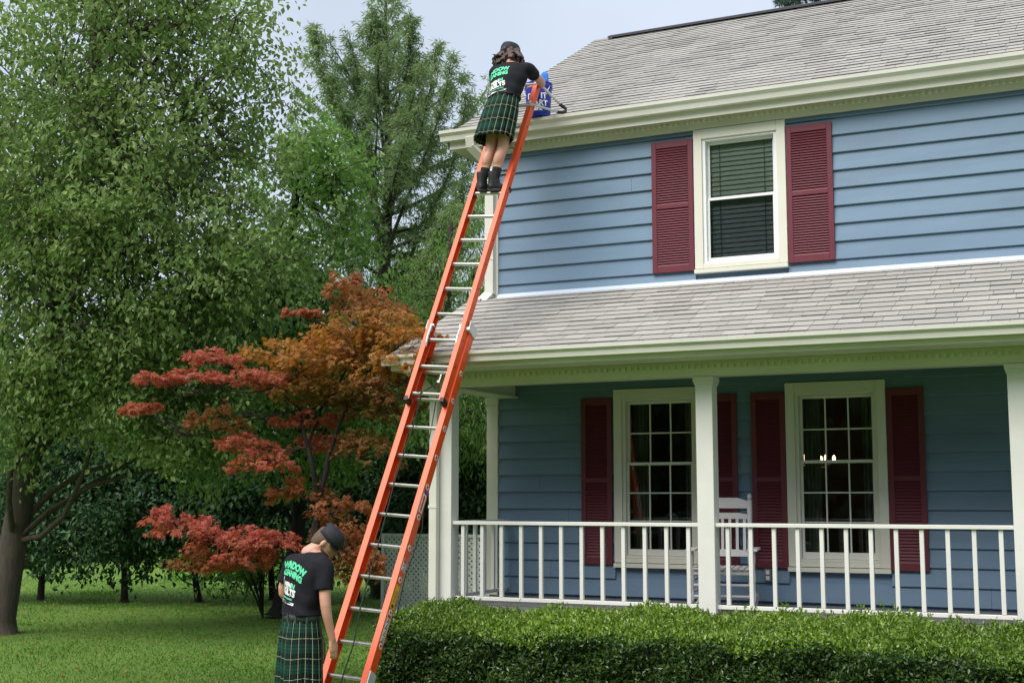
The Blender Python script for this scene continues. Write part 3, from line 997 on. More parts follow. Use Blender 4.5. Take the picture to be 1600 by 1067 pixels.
def bend(a, b, g, amt=0.12, n=6, sag=0.0):
    a, b = np.array(a, float), np.array(b, float)
    L = np.linalg.norm(b - a)
    t = np.linspace(0, 1, n)[:, None]
    off = g.normal(size=3) * amt * L
    off2 = g.normal(size=3) * amt * L * 0.5
    return a + (b - a) * t + off * np.sin(t * math.pi) + off2 * np.sin(t * 2 * math.pi) + np.array([0, 0, -sag * L]) * np.sin(t * math.pi)


def broadleaf(name, label, cat, base, top, lobes, seed, mat, bark, leaf=0.11, dens=9.0, per=14, spread=0.5, trunk_r=0.2, group=None, twig=0.3, droop=0.45, flat=0.0, wfac=0.62, tb=(0.0, 1.0)):
    """trunk, limbs reaching into each mass of the crown, twigs, and leaves in sprays; lobes = (centre, (rx,ry,rz), density factor)"""
    g = np.random.default_rng(seed)
    base, top = np.array(base, float), np.array(top, float)
    root = empty(name, base)
    tag(root, label, cat, group)
    tp = bend(base, top, g, 0.03, 8)
    tq = np.concatenate([tp[:1], tp[:1] * .96 + tp[1:2] * .04, tp[:1] * .85 + tp[1:2] * .15, tp[1:]])
    wood_part('trunk', bark, root, [(tq, np.concatenate([[trunk_r * 1.9, trunk_r * 1.35, trunk_r * 1.08], np.linspace(trunk_r, trunk_r * 0.3, 8)[1:]]))], 12)
    chains = []
    P_, A_, T_ = [], [], []
    for c, r, df in lobes:
        c, r = np.array(c, float), np.array(r, float)
        h = np.clip((c[2] - r[2] - base[2]) / max(top[2] - base[2], 0.1) - 0.12, 0.12, 0.95)
        k = h * 7
        i = int(min(k, 6)); st = tp[i] + (tp[i + 1] - tp[i]) * (k - i)
        rr = trunk_r * 0.24 * min(1.0, r.mean())
        limb = bend(st, c, g, 0.10, 7)
        chains.append((limb, np.linspace(rr, rr * 0.3, 7)))
        ns = max(6, int(dens * df * 4 * math.pi * (r[0] * r[1] + r[1] * r[2] + r[0] * r[2]) / 3))
        d = rdir(g, ns)
        rad = g.uniform(0.25, 1.0, ns) ** 0.45
        nsub = 5 + int(5 * r.mean())                            # boughs: sprays gather round a few centres
        sc_ = c + rdir(g, nsub) * (g.uniform(.35, 1.0, nsub)[:, None]) * r * .95
        pk = g.integers(0, nsub, ns)
        free = (g.random(ns) < .30)[:, None]
        pos = np.where(free, c + d * rad[:, None] * r, sc_[pk] + g.normal(size=(ns, 3)) * np.array([.26, .26, .17]) * r)
        lift = g.uniform(-.14, .14, nsub)[pk][:, None]
        lob = g.uniform(-0.16, 0.16)
        sd = unit(d * 0.9 + g.normal(size=(ns, 3)) * 0.6 + np.array([0, 0, -droop * 0.5]))
        for q in range(0, ns, max(1, int(1 / max(twig, 0.01)))):
            tw = bend(c + (pos[q] - c) * 0.15, pos[q] + sd[q] * spread * 0.5, g, 0.10, 4)
            chains.append((tw, np.linspace(min(rr * 0.2, .009) + 0.003, 0.003, 4)))
        m = per
        t = g.uniform(0, 1, (ns, m))
        lp = pos[:, None, :] + sd[:, None, :] * (t * spread)[:, :, None] + g.normal(size=(ns, m, 3)) * spread * 0.24
        la = sd[:, None, :] * 0.5 + g.normal(size=(ns, m, 3)) * 0.6 + np.array([0, 0, -droop])
        st_ = g.uniform(-0.12, 0.12, (ns, 1)) + lob + lift
        P_.append(lp.reshape(-1, 3)); A_.append(la.reshape(-1, 3))
        T_.append((0.5 + st_ + g.normal(size=(ns, m)) * 0.2).ravel())
    P_, A_, T_ = np.concatenate(P_), np.concatenate(A_), np.clip(np.concatenate(T_), tb[0], tb[1])
    n = len(P_)
    Nn = g.normal(size=(n, 3)) * 0.7 + np.array([0, 0, 1.0])
    ln = leaf * g.uniform(0.65, 1.25, n)
    wood_part('limbs', bark, root, chains, 5)
    leaf_part('crown', mat, root, P_, A_, Nn, ln, ln * wfac, T_)
    return root


def LB(x, y, D, r, df=1.0, k=(1, 1, 1)):
    return (at(x, y, D), (r * k[0], r * k[1], r * k[2]), df)


def ground_at(x, D):
    p = at(x, 780, D)
    return (p[0], p[1], 0.0)


# big broad-leaved tree on the left
lob = [LB(290, 30, 19, 1.15, .85), LB(370, 25, 18.6, .70, .75), LB(300, 150, 18.6, 1.2, .85), LB(385, 75, 18.8, .55, .75), LB(425, 120, 19, .50, .7),
       LB(350, 220, 18.7, .95, .85), LB(445, 160, 19.2, .42, .65), LB(285, 320, 18.4, 1.25, 1.1), LB(360, 310, 18.6, .7, .85), LB(305, 450, 18.4, 1.3, 1.5),
       LB(385, 425, 18.6, .9, 1.4), LB(285, 570, 18.6, 1.2, 1.6), LB(200, 60, 19, 1.7, 1.0), LB(190, 240, 18.6, 1.7, 1.1), LB(95, 150, 19.4, 1.7, 1.1),
       LB(195, 420, 18.6, 1.6, 1.4), LB(90, 330, 19, 1.7, 1.3), LB(110, 500, 18.8, 1.5, 1.5), LB(215, -90, 19.5, 1.8, .8), LB(20, 420, 19.5, 1.6, 1.4), LB(10, 240, 20, 1.8, 1.2),
       LB(340, 640, 19, .8, 1.5), LB(290, 690, 18.8, .8, 1.5), LB(200, 590, 18.9, 1.2, 1.5), LB(100, 620, 19, 1.1, 1.5), LB(10, 590, 19.4, 1.2, 1.5)]
broadleaf('sweetgum_tree', 'tall broad-leaved tree filling the left, its top branches open to the sky', 'tree', ground_at(5, 19.9), at(150, -120, 19.4), lob, 11, M['leaf_left'], M['bark'],
          0.098, 4.9, 24, 0.46, 0.22, droop=0.7)
# fuller tree behind it
lob = [LB(492, 225, 22.5, .62, .9), LB(465, 310, 22.5, 1.15, 1), LB(515, 275, 22, .7, 1), LB(425, 440, 22, 1.25, 1.1), LB(490, 440, 21.8, 1.0, 1.1),
       LB(355, 520, 22, 1.25, 1.1), LB(450, 550, 21.6, 1.25, 1.1), LB(300, 630, 21.8, 1.2, 1.1), LB(385, 640, 21.5, 1.1, 1.1), LB(545, 545, 22, .8, 1.0),
       LB(250, 560, 22.5, 1.3, 1.0), LB(480, 660, 21.8, 1.1, 1.0), LB(580, 630, 21.8, 1.0, 1.0)]
broadleaf('broadleaf_tree', 'dense mid-green tree behind the orange maple', 'tree', ground_at(440, 22.6), at(470, 260, 22.8), lob, 12, M['leaf_mid'], M['bark_dark'], 0.115, 10, 15, 0.45, 0.16, droop=0.6)
# feathery tree against the house corner
lob = [LB(640, 430, 28.5, 1.2, 1), LB(700, 370, 28.5, 1.0, .9), LB(745, 330, 24.5, .55, .7), LB(745, 420, 24, .7, .9), LB(610, 490, 28.5, 1.1, 1), LB(690, 460, 23.6, 1.0, 1), LB(650, 560, 23.6, 1.1, 1),
       LB(735, 510, 23.8, .8, 1), LB(745, 640, 23.2, .85, 1.2), LB(690, 650, 23.4, .9, 1.1), LB(790, 560, 24.5, 1.0, 1), LB(620, 650, 23.4, .9, 1), LB(790, 680, 24, 1.0, 1)]
broadleaf('feathery_tree', 'fine-leaved green tree seen between ladder and house corner', 'tree', ground_at(700, 24.2), at(705, 350, 24.3), lob, 13, M['leaf_mid'], M['bark_dark'], 0.12, 10, 22, 0.5, 0.12, droop=0.9, wfac=0.20)

# shrubs in the shade below
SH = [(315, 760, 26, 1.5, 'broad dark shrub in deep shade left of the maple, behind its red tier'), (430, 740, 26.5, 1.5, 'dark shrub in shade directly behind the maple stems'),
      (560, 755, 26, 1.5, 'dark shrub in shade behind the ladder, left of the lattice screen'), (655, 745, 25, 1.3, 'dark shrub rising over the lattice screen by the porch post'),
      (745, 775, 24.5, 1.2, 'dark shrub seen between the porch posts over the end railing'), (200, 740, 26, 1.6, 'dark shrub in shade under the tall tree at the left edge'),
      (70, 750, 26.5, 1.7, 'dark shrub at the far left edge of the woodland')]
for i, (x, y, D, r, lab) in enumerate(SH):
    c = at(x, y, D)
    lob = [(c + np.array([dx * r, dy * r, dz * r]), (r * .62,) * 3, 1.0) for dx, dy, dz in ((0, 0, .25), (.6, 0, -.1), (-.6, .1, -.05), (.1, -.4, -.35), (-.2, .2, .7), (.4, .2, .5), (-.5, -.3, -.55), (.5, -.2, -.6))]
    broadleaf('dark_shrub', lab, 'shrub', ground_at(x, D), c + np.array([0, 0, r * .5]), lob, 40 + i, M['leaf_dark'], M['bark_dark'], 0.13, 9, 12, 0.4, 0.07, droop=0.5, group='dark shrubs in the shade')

# woodland closing the view, each tree on its own
WD = [(-60, 40, 6.0, 'farthest-left tree of the woods behind the lawn'), (70, 44, 6.5, 'woodland tree behind the tall tree, left edge of the lawn'), (200, 48, 7.5, 'woodland tree behind the lawn, below the tall pale-green tree'),
      (330, 46, 6.0, 'woodland tree behind the lawn, above the red maple tier'), (450, 50, 7.5, 'woodland tree behind the lawn, behind the maple trunk'), (570, 44, 6.5, 'woodland tree behind the ladder and lattice'),
      (680, 48, 6.8, 'woodland tree behind the corner porch post'), (790, 42, 6.5, 'woodland tree behind the house corner')]
for i, (x, D, h, lab) in enumerate(WD):
    b0 = np.array(ground_at(x, D)); g = np.random.default_rng(70 + i)
    lob = []
    for q in range(13):
        a = g.uniform(0, 6.28); rr = g.uniform(0.2, 2.1); z = g.uniform(0.9, h)
        s_ = 1.25 * (1.15 - 0.5 * z / h)
        lob.append((b0 + np.array([rr * math.cos(a), rr * math.sin(a), z]), (s_ * 1.2, s_ * 1.2, s_), 1.0))
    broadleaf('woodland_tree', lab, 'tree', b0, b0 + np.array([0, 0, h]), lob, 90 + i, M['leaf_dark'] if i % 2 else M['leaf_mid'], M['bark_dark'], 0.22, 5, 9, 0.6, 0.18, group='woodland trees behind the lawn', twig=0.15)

# low bright shrubs in the light beyond the shade
for i, (x, D, r, lab) in enumerate(((300, 33, .55, 'low sunlit bush on the far lawn, leftmost of three'), (372, 34, .6, 'low sunlit bush on the far lawn below the red maple tier'), (440, 33, .55, 'low sunlit bush on the far lawn beside the man in the cap'))):
    b0 = np.array(ground_at(x, D))
    lob = [(b0 + np.array([dx, dy, .35 + dz]), (r, r, r * .8), 1.0) for dx, dy, dz in ((0, 0, .2), (.5, .1, 0), (-.5, 0, .05))]
    broadleaf('low_bush', lab, 'bush', b0, b0 + np.array([0, 0, .5]), lob, 130 + i, M['leaf_bright'], M['bark_dark'], 0.16, 8, 10, 0.35, 0.03, group='sunlit bushes on the far lawn')
# drooping spray that reaches the grass
g = np.random.default_rng(9)
b0 = np.array(ground_at(415, 22.5))
root = empty('drooping_shrub', b0); tag(root, 'slender shrub with long drooping leafy wands touching the lawn', 'shrub')
ch, P_, A_ = [], [], []
for k in range(16):
    tip = at(330 + g.uniform(-25, 95), 935 + g.uniform(-35, 12), 22.3 + g.uniform(-.4, .4)); tip[2] = max(tip[2], 0.05)
    mid = (b0 + tip) / 2 + np.array([0, 0, 1.0 + g.uniform(0, .4)])
    t = np.linspace(0, 1, 12)[:, None]
    pts = (1 - t) ** 2 * b0 + 2 * t * (1 - t) * mid + t ** 2 * tip
    ch.append((pts, np.linspace(.012, .004, 12)))
    for q in range(60):
        f = g.uniform(.3, 1); i = min(int(f * 11), 10); p = pts[i] + (pts[i + 1] - pts[i]) * (f * 11 - i)
        P_.append(p); A_.append(unit(pts[i + 1] - pts[i]) * .6 + g.normal(size=3) * .5 + np.array([0, 0, -.4]))
wood_part('wands', M['bark_dark'], root, ch, 5)
n = len(P_); leaf_part('foliage', M['leaf_mid'], root, np.array(P_), np.array(A_), g.normal(size=(n, 3)) + np.array([0, 0, 1.]), g.uniform(.09, .16, n), .03, g.uniform(.2, .8, n))

# bald cypress
g = np.random.default_rng(21)
b0 = np.array(ground_at(597, 27)); topz = 13.3
root = empty('cypress_tree', b0); tag(root, 'tall feathery bald cypress with upswept leaders against the sky', 'tree')
tz = np.linspace(0, topz, 14)
trunk = np.stack([b0[0] + 0.06 * np.sin(tz * .9), b0[1] + 0 * tz, tz], 1)
wood_part('trunk', M['bark'], root, [(trunk, np.linspace(.24, .02, 14))], 9)
ch, P_, A_, T_ = [], [], [], []


def wid(z):
    return np.interp(z, [2, 4, 7, 9, 10.5, 11.5, 12.6, 13.3], [2.3, 2.7, 2.75, 2.2, 1.3, .62, .36, .12])


def frond(p0, p1, r0, dens=1.0, hang=0.22, up=0.0):
    L = np.linalg.norm(p1 - p0)
    pts = bend(p0, p1, g, 0.05, 8, sag=up)
    ch.append((pts, np.linspace(r0, .006, 8)))
    nt = int(L * 18 * dens)
    shade = g.uniform(-.15, .15)
    ax = unit(p1 - p0)
    for q in range(nt):
        f = g.uniform(.22, 1.0); i = min(int(f * 7), 6); p = pts[i] + (pts[i + 1] - pts[i]) * (f * 7 - i)
        side = unit(np.cross(ax, np.array([0, 0, 1.])) * g.choice([-1, 1]) + ax * g.uniform(.1, .9) + g.normal(size=3) * .35)
        tl = g.uniform(.18, .52) * (1.25 - f * .6)
        m = 20
        t = g.uniform(0, 1, m)[:, None]
        P_.append(p + side * t * tl + np.array([0, 0, -1.]) * t ** 2 * hang * tl * 2.2 + g.normal(size=(m, 3)) * .022)
        A_.append(side * .5 + g.normal(size=(m, 3)) * .55 + np.array([0, 0, -.55]))
        T_.append(np.clip(.5 + shade + g.normal(size=m) * .2, 0, 1))


for k in range(100):
    z = 2.2 + 10.6 * (k + g.uniform(0, 1)) ** 1.0 / 100
    a = k * 2.4 + g.uniform(-.4, .4)
    L = wid(z) * g.uniform(.65, 1.12)
    rise = np.interp(z, [2, 6, 9, 12], [-.05, .25, .75, .9]) + g.uniform(-.12, .12)
    p0 = np.array([b0[0], b0[1], z]); p1 = p0 + np.array([math.cos(a) * L, math.sin(a) * L, L * rise])
    frond(p0, p1, .012 + .014 * L, 1.0)
for x, y, z0, dn in ((490, 45, 6.6, .9), (545, 50, 7.6, 1.0), (520, 120, 6.0, 1.0), (682, 70, 7.2, .9), (706, 90, 7.0, .9), (728, 150, 6.0, .9), (640, 20, 9.0, 1.), (580, 10, 9.0, 1.), (655, 110, 7.5, 1.), (460, 170, 5.2, .9), (735, 230, 5.0, .9), (400, 300, 4.6, 1.), (750, 330, 4.2, 1.)):
    p1 = at(x, y, 27 + g.uniform(-.8, .8)); p0 = np.array([b0[0], b0[1], z0])
    frond(p0, p1, .045, dn * 2.1)
P_, A_, T_ = np.concatenate(P_), np.concatenate(A_), np.concatenate(T_)
n = len(P_)
wood_part('limbs', M['bark'], root, ch, 5)
leaf_part('crown', M['leaf_cyp'], root, P_, A_, g.normal(size=(n, 3)), g.uniform(.10, .19, n), .020, T_, 0.1)

# pine behind the ridge
g = np.random.default_rng(22)
b0 = np.array(ground_at(1250, 40))
root = empty('pine_tree', b0); tag(root, 'pine crown showing above the roof ridge', 'tree')
ph = at(1255, -170, 40)
wood_part('trunk', M['bark'], root, [(bend(b0, ph, g, .01, 8), np.linspace(.25, .05, 8))], 8)
ch, P_, A_, T_ = [], [], [], []
for k in range(60):
    z = g.uniform(10.5, ph[2] - .1); f = (ph[2] - z) / (ph[2] - 10.5)
    a = g.uniform(0, 6.28); L = .35 + 1.25 * f ** .7 * g.uniform(.7, 1.1)
    p0 = np.array([ph[0], ph[1], z]); p1 = p0 + np.array([math.cos(a) * L, math.sin(a) * L, .35 * L])
    pts = bend(p0, p1, g, .06, 5); ch.append((pts, np.linspace(.04, .012, 5)))
    for q in range(9):
        t = g.uniform(.3, 1); c = p0 + (p1 - p0) * t + g.normal(size=3) * .12
        m = 70; d = unit(g.normal(size=(m, 3)) + unit(p1 - p0) * .6 + np.array([0, 0, .35]))
        P_.append(c + d * .03); A_.append(d); T_.append(np.clip(.5 + g.normal(size=m) * .22, 0, 1))
P_, A_, T_ = np.concatenate(P_), np.concatenate(A_), np.concatenate(T_); n = len(P_)
wood_part('limbs', M['bark'], root, ch, 5)
leaf_part('crown', M['leaf_pine'], root, P_, A_, g.normal(size=(n, 3)), g.uniform(.16, .28, n), .018, T_, 0.1)

# trees on the other side of the street, mirrored in the window panes
for i, (x, y, h, lab) in enumerate(((-22, -24, 17, 'street tree mirrored in the windows, leftmost of its row'), (-16, -26, 18, 'street tree mirrored in the windows, second from the left'), (-10.5, -24, 18, 'street tree mirrored in the windows, third from the left'),
                                    (-4, -26, 19, 'street tree mirrored in the windows, middle of its row'), (3, -24, 18, 'street tree mirrored in the windows, third from the right'), (10, -26, 18, 'street tree mirrored in the windows, second from the right'), (17, -24, 17, 'street tree mirrored in the windows, rightmost of its row'))):
    b0 = np.array([x, y, 0.]); g = np.random.default_rng(170 + i)
    lob = []
    for q in range(26):
        a = g.uniform(0, 6.28); rr = g.uniform(0.3, 4.6); z = g.uniform(1.0, h)
        s_ = 2.3 * (1.15 - .4 * z / h)
        lob.append((b0 + np.array([rr * math.cos(a), rr * math.sin(a), z]), (s_ * 1.1, s_ * 1.1, s_), 1.0))
    broadleaf('street_tree', lab, 'tree', b0, b0 + np.array([0, 0, h]), lob, 190 + i, M['leaf_dark'], M['bark_dark'], 0.62, 2.2, 10, 1.0, 0.25, group='trees across the street', twig=0.1)

# ---- Japanese maple
g = np.random.default_rng(31)
MD = 14.0
b0 = np.array(ground_at(492, MD))
maple = empty('maple_tree', b0); tag(maple, 'Japanese maple with tiers of orange and red leaves, left of the ladder', 'tree')
PADS = [  # bearing x, y, half width, half height (photo px), redness, leaf set, distance
    (545, 452, 34, 26, .40, 'm', 14.1), (575, 478, 52, 24, .32, 'm', 14.2), (590, 505, 60, 22, .38, 'g', 13.9), (640, 522, 42, 13, .42, 'g', 13.2), (600, 538, 62, 24, .4, 'g', 14.0), (530, 532, 58, 24, .5, 'g', 13.9),
    (472, 486, 24, 7, .75, 'm', 14.2), (430, 548, 46, 18, .4, 'g', 14.2), (492, 560, 58, 20, .45, 'g', 13.8), (560, 572, 66, 24, .25, 'g', 14.1), (622, 566, 48, 18, .35, 'g', 13.3), (662, 560, 22, 12, .4, 'g', 12.9), (335, 556, 40, 13, .85, 'm', 14.0),
    (300, 584, 40, 9, .9, 'm', 13.8), (382, 588, 50, 13, .8, 'm', 13.9), (450, 598, 48, 17, .5, 'm', 14.1), (520, 608, 64, 20, .12, 'g', 14.0), (600, 606, 54, 22, .1, 'm', 13.8), (480, 652, 42, 12, .8, 'm', 14.2), (505, 690, 40, 12, .8, 'm', 14.4),
    (560, 636, 48, 18, .05, 'm', 14.2), (620, 632, 36, 16, .1, 'm', 13.6), (340, 652, 36, 18, .3, 'm', 14.1), (390, 690, 46, 15, .75, 'm', 14.0), (408, 720, 46, 13, .8, 'm', 13.8), (562, 690, 32, 20, .2, 'm', 13.9), (592, 704, 28, 26, .15, 'm', 13.7),
    (470, 764, 40, 15, .45, 'm', 14.1), (532, 792, 40, 17, .45, 'm', 13.9), (300, 822, 44, 16, .95, 'm', 13.7), (265, 806, 30, 14, .95, 'm', 13.8), (362, 836, 54, 17, .95, 'm', 13.6), (422, 842, 42, 15, .9, 'm', 13.5), (326, 868, 46, 17, .35, 'm', 13.9),
    (385, 872, 40, 17, .75, 'm', 13.6), (330, 884, 30, 10, .55, 'm', 13.8), (546, 846, 36, 30, .45, 'm', 13.7), (552, 888, 34, 26, .3, 'm', 13.8), (584, 872, 24, 22, .4, 'm', 13.4), (520, 825, 26, 20, .4, 'm', 14.2), (240, 590, 34, 10, .85, 'm', 13.9), (225, 640, 30, 12, .7, 'm', 14.1)]
acc = {'m': [], 'g': []}
ch = []
knots = {'low': at(488, 905, MD), 'fork': at(494, 815, MD), 'a': at(482, 700, MD), 'b': at(512, 715, MD), 'a2': at(470, 640, MD), 'b2': at(545, 635, MD), 'a3': at(435, 600, MD), 'b3': at(590, 590, MD), 'c': at(500, 640, MD + .2), 'top': at(560, 520, MD + .1), 'lowl': at(435, 868, MD - .2), 'lowr': at(530, 860, MD - .1)}
for a_, b_, r0, r1 in (('low', 'fork', .055, .045), ('fork', 'a', .034, .026), ('fork', 'b', .034, .026), ('a', 'a2', .024, .017), ('a2', 'a3', .016, .010), ('b', 'b2', .024, .018), ('b2', 'b3', .017, .010), ('a', 'c', .018, .012), ('c', 'top', .014, .008), ('low', 'lowl', .024, .014), ('low', 'lowr', .022, .012)):
    ch.append((bend(knots[a_], knots[b_], g, .05, 6), np.linspace(r0, r1, 6)))
wood_part('trunk', M['bark_pale'], maple, [(bend(b0, knots['low'], g, .03, 6), np.linspace(.085, .055, 6))], 9)
angs = np.radians([-82, -42, 0, 42, 82]); lens = np.array([.62, .88, 1.0, .88, .62])
for (x, y, hw, hh, red, st, D) in PADS:
    c = at(x, y, D); rw = hw / FPX * D; rh = hh / FPX * D * .8; rd = min(rw, .42)
    kn = min(knots.values(), key=lambda k_: np.linalg.norm(k_ - c) + (0.6 if k_[2] > c[2] + .15 else 0))
    limb = bend(kn, c - np.array([0, 0, rh * .5]), g, .07, 6)
    ch.append((limb, np.linspace(.011, .005, 6)))
    for q in range(7):
        e_ = c + np.array([_cr[0] * rw * g.uniform(-.9, .9) + _cf[0] * rd * g.uniform(-.8, .8), _cr[1] * rw * g.uniform(-.9, .9) + _cf[1] * rd * g.uniform(-.8, .8), -rh * g.uniform(0, .5)])
        ch.append((bend(limb[3], e_, g, .08, 4), np.linspace(.005, .002, 4)))
    rw *= 1.3; rh *= 1.25
    n = int(90 + 3900 * rw * rd * (0.55 + rh * 2.2))
    nclu = max(10, n // 11)
    cl = g.uniform(-1, 1, (nclu, 3)); cl = cl[np.linalg.norm(cl, axis=1) < 1.08]
    pick = g.integers(0, len(cl), n)
    q = cl[pick] + g.normal(size=(n, 3)) * np.array([.10, .16, .22])
    drop = -0.55 * (q[:, 0] ** 2) * rh * 0.9
    p = c + np.outer(q[:, 0] * rw, _cr) + np.outer(q[:, 1] * rd, np.array([_cf[0], _cf[1], 0])) + np.outer(q[:, 2] * rh + drop, [0, 0, 1])
    outw = unit(np.outer(q[:, 0], _cr) + np.outer(q[:, 1], [_cf[0], _cf[1], 0]) + g.normal(size=(n, 3)) * .5)
    ax = unit(outw + np.array([0, 0, -.55]) + g.normal(size=(n, 3)) * .25)
    up_ = unit(np.array([0, 0, 1.]) + g.normal(size=(n, 3)) * .35)
    sd = unit(np.cross(ax, up_)); up_ = np.cross(sd, ax)
    sz = g.uniform(.032, .060, n)
    tint = np.clip(red + g.normal(size=n) * .15 + g.uniform(-.16, .16, len(cl))[pick] + .10 * (q[:, 2] > .2), 0, 1)
    Vl = []
    for an, le in zip(angs, lens):
        d = ax * math.cos(an) + sd * math.sin(an); s2 = np.cross(up_, d)
        L_ = (sz * le)[:, None]
        Vl.append(np.stack([p, p + d * L_ * .5 + s2 * L_ * .17, p + d * L_ - up_ * L_ * .18, p + d * L_ * .5 - s2 * L_ * .17], 1))
    Vl = np.stack(Vl, 1).reshape(-1, 3)
    acc[st].append((Vl, np.repeat(tint, 20)))
for st, nm, mt in (('m', 'crown', M['leaf_maple']), ('g', 'crown', M['leaf_maple_gold'])):
    V = np.concatenate([v for v, t in acc[st]]); tn = np.concatenate([t for v, t in acc[st]])
    me = mesh_np(nm, V, np.arange(len(V)).reshape(-1, 4), tint=tn)
    o = obj_mesh(nm, me, mt, maple); o['kind'] = 'stuff'
wood_part('limbs', M['bark_dark'], maple, ch, 6)

# ---- clipped hedge before the porch
g = np.random.default_rng(51)
HX0, HX1, HY0, HY1 = -6.42, 2.0, 10.52, 11.46
hedge = empty('hedge', ((HX0 + HX1) / 2, (HY0 + HY1) / 2, 0)); tag(hedge, 'clipped green hedge with fresh growth on top, before the porch', 'hedge')


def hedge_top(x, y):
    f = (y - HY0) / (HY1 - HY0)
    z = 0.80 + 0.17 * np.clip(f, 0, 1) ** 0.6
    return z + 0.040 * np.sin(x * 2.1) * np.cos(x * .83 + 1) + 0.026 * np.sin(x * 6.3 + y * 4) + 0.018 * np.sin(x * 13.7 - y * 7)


bm = bmesh.new()
core = []
nx, ins = 60, 0.10
prof = [(0.03, 0.0), (0.0, .35), (0.01, .62), (.10, .78), (.35, .86), (.65, .88), (.9, .84), (.98, .6), (1.0, 0.0)]
rows_ = []
for i in range(nx + 1):
    x = HX0 + ins + (HX1 - HX0 - 2 * ins) * i / nx
    row = []
    for f, zz in prof:
        y = HY0 + ins + (HY1 - HY0 - 2 * ins) * f
        k = float(hedge_top(x, y)) / .97
        row.append(bm.verts.new((x, y + g.normal() * .012, max(0, zz * k + (g.normal() * .015 if zz else 0)))))
    rows_.append(row)
for i in range(nx):
    for j in range(len(prof) - 1):
        bm.faces.new((rows_[i][j], rows_[i][j + 1], rows_[i + 1][j + 1], rows_[i + 1][j]))
bm.faces.new(rows_[0]); bm.faces.new(rows_[-1][::-1])
me = bpy.data.meshes.new('dark_core'); bm.to_mesh(me); bm.free()
obj_mesh('dark_core', me, surf('hedge_inside', (0.010, 0.014, 0.007), 0.95, 0.5, 30, 0.8, 40), hedge)  # solid core blocking the view through; inner shade is put into its near-black colour
P_, A_, N_, T_, L_ = [], [], [], [], []
n = 52000                                                   # front face
x = g.uniform(HX0, HX1, n); z = g.uniform(0.02, .9, n); y = HY0 + g.normal(size=n) * .05 + .03 + .05 * np.sin(x * 3.1 + z * 5) + .035 * np.sin(x * 9.3 - z * 11)
tp = hedge_top(x, y); z = np.minimum(z, tp)
P_.append(np.stack([x, y, z], 1)); A_.append(g.normal(size=(n, 3)) * .8 + np.array([0, -.55, .25])); N_.append(g.normal(size=(n, 3)) * .7 + np.array([0, -1., .4]))
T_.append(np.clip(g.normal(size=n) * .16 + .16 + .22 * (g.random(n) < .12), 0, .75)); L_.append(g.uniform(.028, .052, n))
n = 8000                                                    # left end
y = g.uniform(HY0, HY1, n); x = HX0 + g.normal(size=n) * .05 + .02; z = np.minimum(g.uniform(.02, .95, n), hedge_top(x, y))
P_.append(np.stack([x, y, z], 1)); A_.append(g.normal(size=(n, 3)) * .8 + np.array([-.6, 0, .2])); N_.append(g.normal(size=(n, 3)) * .7 + np.array([-1., 0, .3]))
T_.append(np.clip(g.normal(size=n) * .16 + .16, 0, .7)); L_.append(g.uniform(.028, .052, n))
n = 50000                                                   # top, fresh growth
x = g.uniform(HX0 - .03, HX1, n); y = g.uniform(HY0 - .02, HY1 + .03, n)
z = hedge_top(x, y) + g.normal(size=n) * .022 + np.abs(g.normal(size=n)) * .018 - .015
P_.append(np.stack([x, y, z], 1)); A_.append(g.normal(size=(n, 3)) * .6 + np.array([0, -.1, .75])); N_.append(g.normal(size=(n, 3)) * .8 + np.array([0, -.5, .6]))
patch = .12 * np.sin(x * 1.7) * np.sin(x * .6 + 2)
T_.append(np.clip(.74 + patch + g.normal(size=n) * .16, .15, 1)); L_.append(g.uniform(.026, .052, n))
for k in range(420):                                        # shoots standing out of the top
    x0, y0 = g.uniform(HX0, HX1), g.uniform(HY0 + .1, HY1); big = 1.0 if x0 < -2.9 else 1.7
    h = g.uniform(.04, .09) * big; b_ = np.array([x0, y0, float(hedge_top(x0, y0))]); ti = b_ + np.array([g.normal() * .03, g.normal() * .03, h])
    m = int(10 * big); t = g.uniform(.0, 1, m)[:, None]
    P_.append(b_ + (ti - b_) * t); A_.append(unit(g.normal(size=(m, 3)) * .8 + np.array([0, 0, .9]))); N_.append(g.normal(size=(m, 3))); T_.append(np.clip(.72 + g.normal(size=m) * .14, 0, 1)); L_.append(g.uniform(.022, .04, m))
P_, A_, N_, T_, L_ = map(np.concatenate, (P_, A_, N_, T_, L_))
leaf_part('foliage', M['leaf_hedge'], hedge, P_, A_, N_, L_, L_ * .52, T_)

# ---- grass blades over the near lawn
g = np.random.default_rng(61)
n = 260000
x, y = g.uniform(-26, -3.5, n), g.uniform(6.5, 26, n)
keep = ~((x > HX0 + .05) & (y > HY0)) & ((x < -6.6) | (y < 11.3))
dist = np.hypot(x, y); keep &= (g.random(n) < np.clip((26 - dist) / 12, .25, 1))
x, y = x[keep], y[keep]; n = len(x)
h = g.uniform(.015, .042, n) * (1 + .4 * (np.sin(x * 1.3) * np.sin(y * 1.1) > .5)); a = g.uniform(0, 6.28, n)
w = g.uniform(.003, .006, n) + dist[keep] * .00022
lean = g.normal(size=(n, 2)) * .5
base = np.stack([x, y, np.zeros(n)], 1); sd = np.stack([np.cos(a), np.sin(a), 0 * a], 1) * w[:, None]
tip = base + np.stack([lean[:, 0] * h, lean[:, 1] * h, h], 1)
V = np.stack([base - sd, base + sd, tip], 1).reshape(-1, 3)
tn = np.clip(.5 + .22 * np.sin(x * .5 + y * .3) * np.sin(y * .6) + g.normal(size=n) * .22, 0, 1)
me = mesh_np('grass', V, np.arange(3 * n).reshape(-1, 3), tint=np.repeat(tn, 3))
tag(obj_mesh('grass', me, M['grass']), 'short mown grass blades of the near lawn', kind='stuff')

